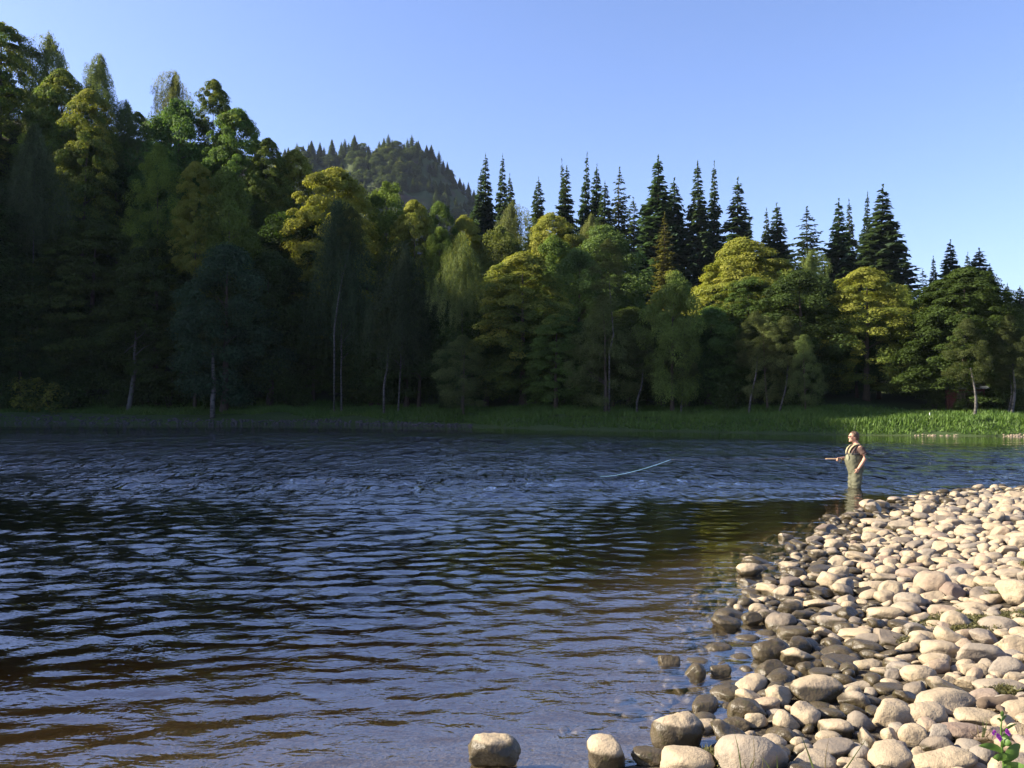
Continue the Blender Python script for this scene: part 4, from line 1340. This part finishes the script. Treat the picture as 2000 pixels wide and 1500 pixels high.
# hair
G = Geo(); gh = np.random.default_rng(2)
ball(G, PP(.020, 0, 1.715), (.103, .086, .100)); ball(G, PP(-.025, 0, 1.665), (.068, .076, .085))
for i in range(60):
    v = unit(gh.normal(size=3) * [1, 1, .8] + [.35, 0, .55])
    if v[0] < -.55 and v[2] < .35: continue
    ball(G, PP(.02, 0, 1.715) + v * [.098, .082, .095], (.020, .018, .016))
link('hair', fuse(G, 'hair', M_HAIR, .008, 1), angler)
# sunglasses
sg = link('sunglasses', None, angler)
G = Geo()
for s in (1, -1):
    ball(G, PP(.138, s * .033, 1.690), (.012, .030, .019))
gme = G.mesh('lens', M_LENS)
bpy.data.objects.remove(sg)
sg = link('sunglasses', gme, angler)
for s in (1, -1):
    G = Geo(); G.tube([PP(.132, s * .062, 1.695), PP(.09, s * .082, 1.697), PP(.03, s * .088, 1.690)], [.004, .004, .004], 6)
    link('temple', G.mesh('temple', M_BLACK), sg)

# the rod he holds, and its line
rod = empty('fishing_rod', (ax, ay, -SUNK)); tag(rod, 'long fly rod with cork handle held out level over the river', 'fishing rod')
hb = ARM_R[-1] + PP(.085, .02, -.012)
dirr = unit(np.array([-1.0, .12, -.004]))
G = Geo(); G.tube([hb - dirr * .12, hb - dirr * .1, hb + dirr * .05, hb + dirr * .24, hb + dirr * .27], [.011, .015, .0135, .014, .008], 10)
link('handle', G.mesh('handle', M_CORK), rod)
tip = hb + dirr * 3.86
n = 14; q = np.linspace(.06, 1, n)
G = Geo(); G.tube([hb + dirr * 3.86 * k + np.array([0, 0, -.035 * k * k]) for k in q], .0055 * (1 - .75 * q), 8)
link('blank', G.mesh('blank', M_BLANK), rod)
G = Geo(); c0 = hb - dirr * .07 + np.array([0, 0, -.055]); G.tube([c0 + [0, -.022, 0], c0 + [0, .022, 0]], [.042, .042], 18); G.tube([c0, hb - dirr * .07], [.006, .006], 6)
link('reel', G.mesh('reel', M_METAL), rod)
lt = Vector(tip) + Vector((ax, ay, -SUNK)) + Vector((0, 0, -.035))
le = at(1172, 930, 22.5); le.z = .02
line = empty('fishing_line', lt); tag(line, 'pale blue fishing line sagging from the rod tip to the water', 'fishing line')
G = Geo(); pts = []
for k in np.linspace(0, 1, 16):
    p = lt.lerp(le, k); p.z = lt.z + (le.z - lt.z) * (1 - (1 - k) ** 1.45)
    pts.append(tuple(p - lt))
G.tube(pts, np.linspace(.0034, .003, 16), 6)
link('line', G.mesh('line', M_LINE), line)

# ------------------------------------------------------------------ timber hut on the far bank
def box(c, s):
    c, s = np.array(c), np.array(s) / 2
    V = np.array([[x, y, z] for x in (-1, 1) for y in (-1, 1) for z in (-1, 1)]) * s + c
    Q = [(0, 1, 3, 2), (4, 6, 7, 5), (0, 4, 5, 1), (2, 3, 7, 6), (0, 2, 6, 4), (1, 5, 7, 3)]
    return V, Q
def boxmesh(name, c, s, mat):
    V, Q = box(c, s); return new_mesh(name, V, np.array(Q), mat)
M_RED = simple('red_brown_timber', (.11, .035, .028), .85, .2, 9, .4)
M_PLANK = simple('weathered_plank', (.15, .115, .095), .9, .2, 9, .35)
M_SHEET = simple('pale_metal_sheet', (.16, .18, .21), .4, .5, 6, .15, 0, .3)
hx0 = at(1886, 800, 56.5).x; hz = H1(hx0, 56.5)
hut = empty('timber_hut', (hx0, 56.5, hz)); tag(hut, 'small red brown plank hut with pale sheet roof under the right bank trees', 'hut')
hut.rotation_euler = (0, 0, -.35)
link('wall', boxmesh('hut_wall', (0, .75, .75), (2.1, 1.46, 1.5), M_RED), hut)
for i in range(7):
    o = link('plank', boxmesh('plank', (-.42 + i * .205, -.012 - .008 * (i % 2), .74), (.195, .03, 1.30 + .03 * (i % 3)), M_PLANK), hut)
for s in (-1, 1):
    link('post', boxmesh('hut_post', (s * 1.06, -.04, .78), (.1, .1, 1.62), M_RED), hut)
rv = []; nC = 26
for i in range(nC + 1):
    xx = -1.35 + 2.7 * i / nC; dz = .03 * (i % 2)
    rv += [(xx, -.55, 1.55 + dz), (xx, 1.7, 2.05 + dz), (xx, -.55, 1.535 + dz), (xx, 1.7, 2.035 + dz)]
rq = []
for i in range(nC):
    a = i * 4; b_ = a + 4
    rq += [(a, b_, b_ + 1, a + 1), (a + 2, a + 3, b_ + 3, b_ + 2), (a, a + 2, b_ + 2, b_), (a + 1, b_ + 1, b_ + 3, a + 3)]
link('roof', new_mesh('hut_roof', np.array(rv), np.array(rq), M_SHEET), hut)
mp_ = at(1816, 824, 51.5); 
mk = empty('marker_post', (mp_.x, 51.5, H1(mp_.x, 51.5))); tag(mk, 'tiny white marker post standing in the grass of the right bank', 'post')
G = Geo(); G.tube([(0, 0, -.2), (0, 0, .34), (0, 0, .36)], [.03, .03, .015], 8)
link('stake', G.mesh('stake', simple('white_paint', (.45, .45, .43), .6, .4, 8, .1)), mk)

# ------------------------------------------------------------------ plants, moss and driftwood among the stones
M_BLADE = NT('grass_blade'); 
def leafy(name, col, tr=.3):
    t = NT(name); c = t.mix(t.noise(14, 3, t.objco()), tuple(v * .75 for v in col), tuple(v * 1.25 for v in col))
    d = t.bsdf(c, .5, .35); q = t.n('BsdfTranslucent'); t.set(q, 0, c)
    ms = t.n('MixShader'); ms.inputs[0].default_value = tr
    t.t.links.new(d, ms.inputs[1]); t.t.links.new(q.outputs[0], ms.inputs[2])
    return t.done(ms.outputs[0])
bpy.data.materials.remove(M_BLADE.m)
M_BLADE = leafy('grass_blade', (.12, .15, .04)); M_STRAW = leafy('straw', (.22, .17, .08))
M_FLEAF = leafy('flower_leaf', (.085, .16, .03)); M_PETAL = leafy('petal', (.40, .06, .42), .35)
def ribbon(pts, w, fold=.25):
    """tapering folded blade with thickness from its V shape"""
    pts = [np.array(p, float) for p in pts]; n = len(pts); V, Q = [], []
    for i, p in enumerate(pts):
        t = unit(pts[min(i + 1, n - 1)] - pts[max(i - 1, 0)])
        sd = unit(np.cross(t, [.25, 1, .1])); up = np.cross(sd, t)
        ww = w[i] / 2
        V += [p - sd * ww, p - up * ww * fold, p + sd * ww]
    for i in range(n - 1):
        a = i * 3
        Q += [(a, a + 1, a + 4, a + 3), (a + 1, a + 2, a + 5, a + 4)]
    return np.array(V), np.array(Q)
def blade(parent, base, tip, bend, w, mat, name='blade'):
    base, tip, bend = np.array(base), np.array(tip), np.array(bend)
    q = np.linspace(0, 1, 7)
    pts = [base + (tip - base) * k + bend * 4 * k * (1 - k) for k in q]
    V, Q = ribbon(pts, w * (1 - q ** 1.6) + .0008)
    return link(name, new_mesh(name, V, Q, mat), parent)
def pxz(px, py, Y): return np.array(at(px, py, Y))
def tuft(label, Y, blades, loc):
    b0 = pxz(loc[0], loc[1], Y); zg = H1(b0[0], Y)
    root = empty('grass_tuft', (b0[0], Y, zg)); tag(root, label, 'grass tuft')
    for (x0, y0, x1, y1, bx, w, m) in blades:
        p0 = pxz(x0, y0, Y) - [b0[0], Y, zg]; p1 = pxz(x1, y1, Y) - [b0[0], Y, zg]
        blade(root, p0, p1, (bx / F * Y, rs.uniform(-.02, .02), 0), w, m)
tuft('clump of thin green grass in front of the largest pale boulder', 3.95,
     [(1448, 1530, 1433, 1427, 4, .006, M_BLADE), (1455, 1530, 1446, 1468, -3, .007, M_BLADE), (1460, 1530, 1469, 1428, 6, .005, M_STRAW), (1470, 1530, 1505, 1492, -6, .008, M_BLADE), (1475, 1530, 1478, 1478, -10, .008, M_BLADE),
      (1482, 1530, 1490, 1470, 4, .006, M_STRAW), (1500, 1530, 1482, 1475, 12, .007, M_BLADE), (1520, 1530, 1517, 1472, 2, .006, M_BLADE), (1465, 1530, 1450, 1485, 3, .006, M_STRAW), (1490, 1530, 1522, 1504, 10, .007, M_BLADE)], (1475, 1540))
tuft('three long separate grass blades rising in front of the pointed pale stone', 3.9,
     [(1598, 1530, 1563, 1432, 3, .009, M_BLADE), (1614, 1530, 1619, 1444, -2, .005, M_STRAW), (1634, 1530, 1694, 1441, -4, .007, M_BLADE)], (1612, 1540))
tuft('small dry grass tuft beside the bar shaped boulder', 4.85,
     [(1912, 1440, 1906, 1405, 3, .005, M_STRAW), (1918, 1440, 1918, 1402, 2, .006, M_BLADE), (1922, 1440, 1930, 1408, -3, .006, M_BLADE), (1908, 1440, 1895, 1428, -2, .006, M_STRAW), (1925, 1440, 1934, 1418, 3, .005, M_STRAW), (1914, 1440, 1904, 1436, 2, .006, M_STRAW), (1920, 1440, 1925, 1400, 0, .004, M_BLADE)], (1916, 1445))

def flower():
    Y = 4.15
    b0 = pxz(1962, 1510, Y); zg = H1(b0[0], Y); o = np.array([b0[0], Y, zg])
    root = empty('wildflower', tuple(o)); tag(root, 'purple flowered plant with broad green leaves among stones at lower right', 'flower')
    P = lambda x, y, dy=0.0: pxz(x, y, Y) + [0, dy, 0] - o
    G = Geo(); G.tube([(P(1962, 1510)[0], 0, -.05), P(1960, 1490), P(1956, 1450), P(1955, 1420), P(1958, 1392)], [.006, .006, .005, .004, .002], 7)
    link('stem', G.mesh('stem', M_FLEAF), root)
    def leaf(a, bend, b, w, dy=0.0):
        q = np.linspace(0, 1, 9); a = P(*a); b = P(*b) + [0, dy, 0]
        pts = [a + (b - a) * k + np.array(bend) * 4 * k * (1 - k) for k in q]
        V, Q = ribbon(pts, w * np.sin(np.pi * np.clip(q * .94 + .06, 0, 1)) ** .8 + .0015, .35)
        link('leaf', new_mesh('leaf', V, Q, M_FLEAF, True), root)
    for args in (((1957, 1470), (0, -.02, .02), (1904, 1452), .035, -.03), ((1959, 1486), (0, -.03, .02), (1925, 1470), .05, -.06), ((1960, 1492), (0, -.02, .03), (1998, 1462), .06, .02), ((1962, 1498), (0, -.02, .02), (1985, 1500), .07, -.10),
                 ((1960, 1500), (0, -.03, .02), (1935, 1505), .07, -.1), ((1955, 1440), (0, -.02, 0), (1966, 1452), .03, -.03), ((1957, 1412), (0, 0, .01), (1947, 1405), .010, 0), ((1958, 1408), (0, 0, .01), (1966, 1400), .010, 0), ((1957, 1400), (0, 0, 0), (1958, 1388), .016, 0),
                 ((1955, 1430), (0, -.01, .01), (1985, 1414), .012, 0), ((1956, 1460), (0, -.02, .01), (1968, 1432), .035, .02)):
        leaf(*args)
    for cx, cy in ((1936, 1427), (1944, 1433), (1948, 1439), (1961, 1424), (1964, 1428)):
        c = P(cx, cy) + [0, -.02, 0]
        for k in range(4):
            a = k * 1.57 + rs.uniform(-.4, .4)
            tipv = c + np.array([math.cos(a) * .012, -.006, math.sin(a) * .014])
            q = np.linspace(0, 1, 5)
            V, Q = ribbon([c + (tipv - c) * t for t in q], .012 * np.sin(np.pi * (q * .85 + .1)), .4)
            link('petal', new_mesh('petal', V, Q, M_PETAL, True), root)
flower()

def moss(name, label, spots, n, seed, col):
    g = np.random.default_rng(seed); V = []
    for (px, py, rx, ry) in spots:
        x0, Y0, _ = ground_hit(px, py)
        k = int(n * rx * ry)
        x = x0 + g.normal(0, .45, k) * rx / F * Y0; y = Y0 + g.normal(0, .45, k) * ry / F * Y0 * 3.2
        z = height(x, y) + g.uniform(0, .06, k)
        a = g.uniform(0, 6.28, k); s = g.uniform(.012, .03, k); l = g.uniform(.008, .028, k)
        bx, by = np.cos(a) * s * .4, np.sin(a) * s * .4
        V.append(np.stack([np.stack([x - bx, y - by, z], 1), np.stack([x + bx, y + by, z], 1), np.stack([x + g.normal(0, .025, k), y + g.normal(0, .025, k), z + l], 1)], 1).reshape(-1, 3))
    V = np.concatenate(V)
    tag(link(name, new_mesh(name, V, np.arange(len(V)).reshape(-1, 3), leafy(name, col))), label, None, None, 'stuff')
moss('moss', 'yellow green moss and low weeds growing between the stones', [(1868, 1226, 60, 22), (1958, 1166, 50, 10), (1985, 1212, 30, 10), (1960, 1362, 24, 10), (1765, 1262, 18, 8), (1390, 1497, 20, 12), (1995, 1110, 14, 8)], 6, 9, (.10, .095, .032))

def driftwood():
    x, Y, z = ground_hit(1975, 1398)
    root = empty('driftwood', (x, Y, z + .06)); tag(root, 'gnarled grey brown driftwood root behind the purple flower', 'driftwood')
    M = simple('rotten_wood', (.10, .075, .055), .95, .2, 25, .5, .01)
    g = np.random.default_rng(13)
    def br(name, p, r):
        q = np.linspace(0, 1, 9); P = np.array(p, float)
        pts = np.array([[np.interp(k, np.linspace(0, 1, len(P)), P[:, i]) for i in range(3)] for k in q]) + g.normal(0, .008, (9, 3))
        G = Geo(); G.tube(pts, r * (1 - .6 * q) * g.uniform(.75, 1.25, 9), 8); link(name, G.mesh(name, M), root)
    br('trunk', [(-.20, .02, 0), (0, 0, .03), (.22, .05, .05)], .045)
    for p in (((-.02, 0, .02), (.03, -.08, -.02), (.02, -.13, -.09)), ((.05, 0, .03), (.10, -.09, 0), (.16, -.12, -.06)), ((-.08, 0, .01), (-.10, -.08, -.01), (-.05, -.12, -.06)), ((.12, .02, .04), (.2, -.04, .02), (.28, -.1, -.04))):
        br('root', p, .022)
driftwood()
# ------------------------------------------------------------------ thin blue air over the whole valley
def air():
    V, Q = box((0, 1150, 150), (2000, 2640, 330))
    m = bpy.data.materials.new('air'); m.use_nodes = True
    nt = m.node_tree; nt.nodes.clear()
    o = nt.nodes.new('ShaderNodeOutputMaterial'); v = nt.nodes.new('ShaderNodeVolumePrincipled')
    v.inputs['Color'].default_value = (.62, .76, 1.0, 1)
    v.inputs['Density'].default_value = 0.00006
    nt.links.new(v.outputs[0], o.inputs['Volume'])
    tag(link('haze', new_mesh('haze', V, np.array(Q), m)), 'thin bluish haze filling the valley', None, None, 'stuff')
air()
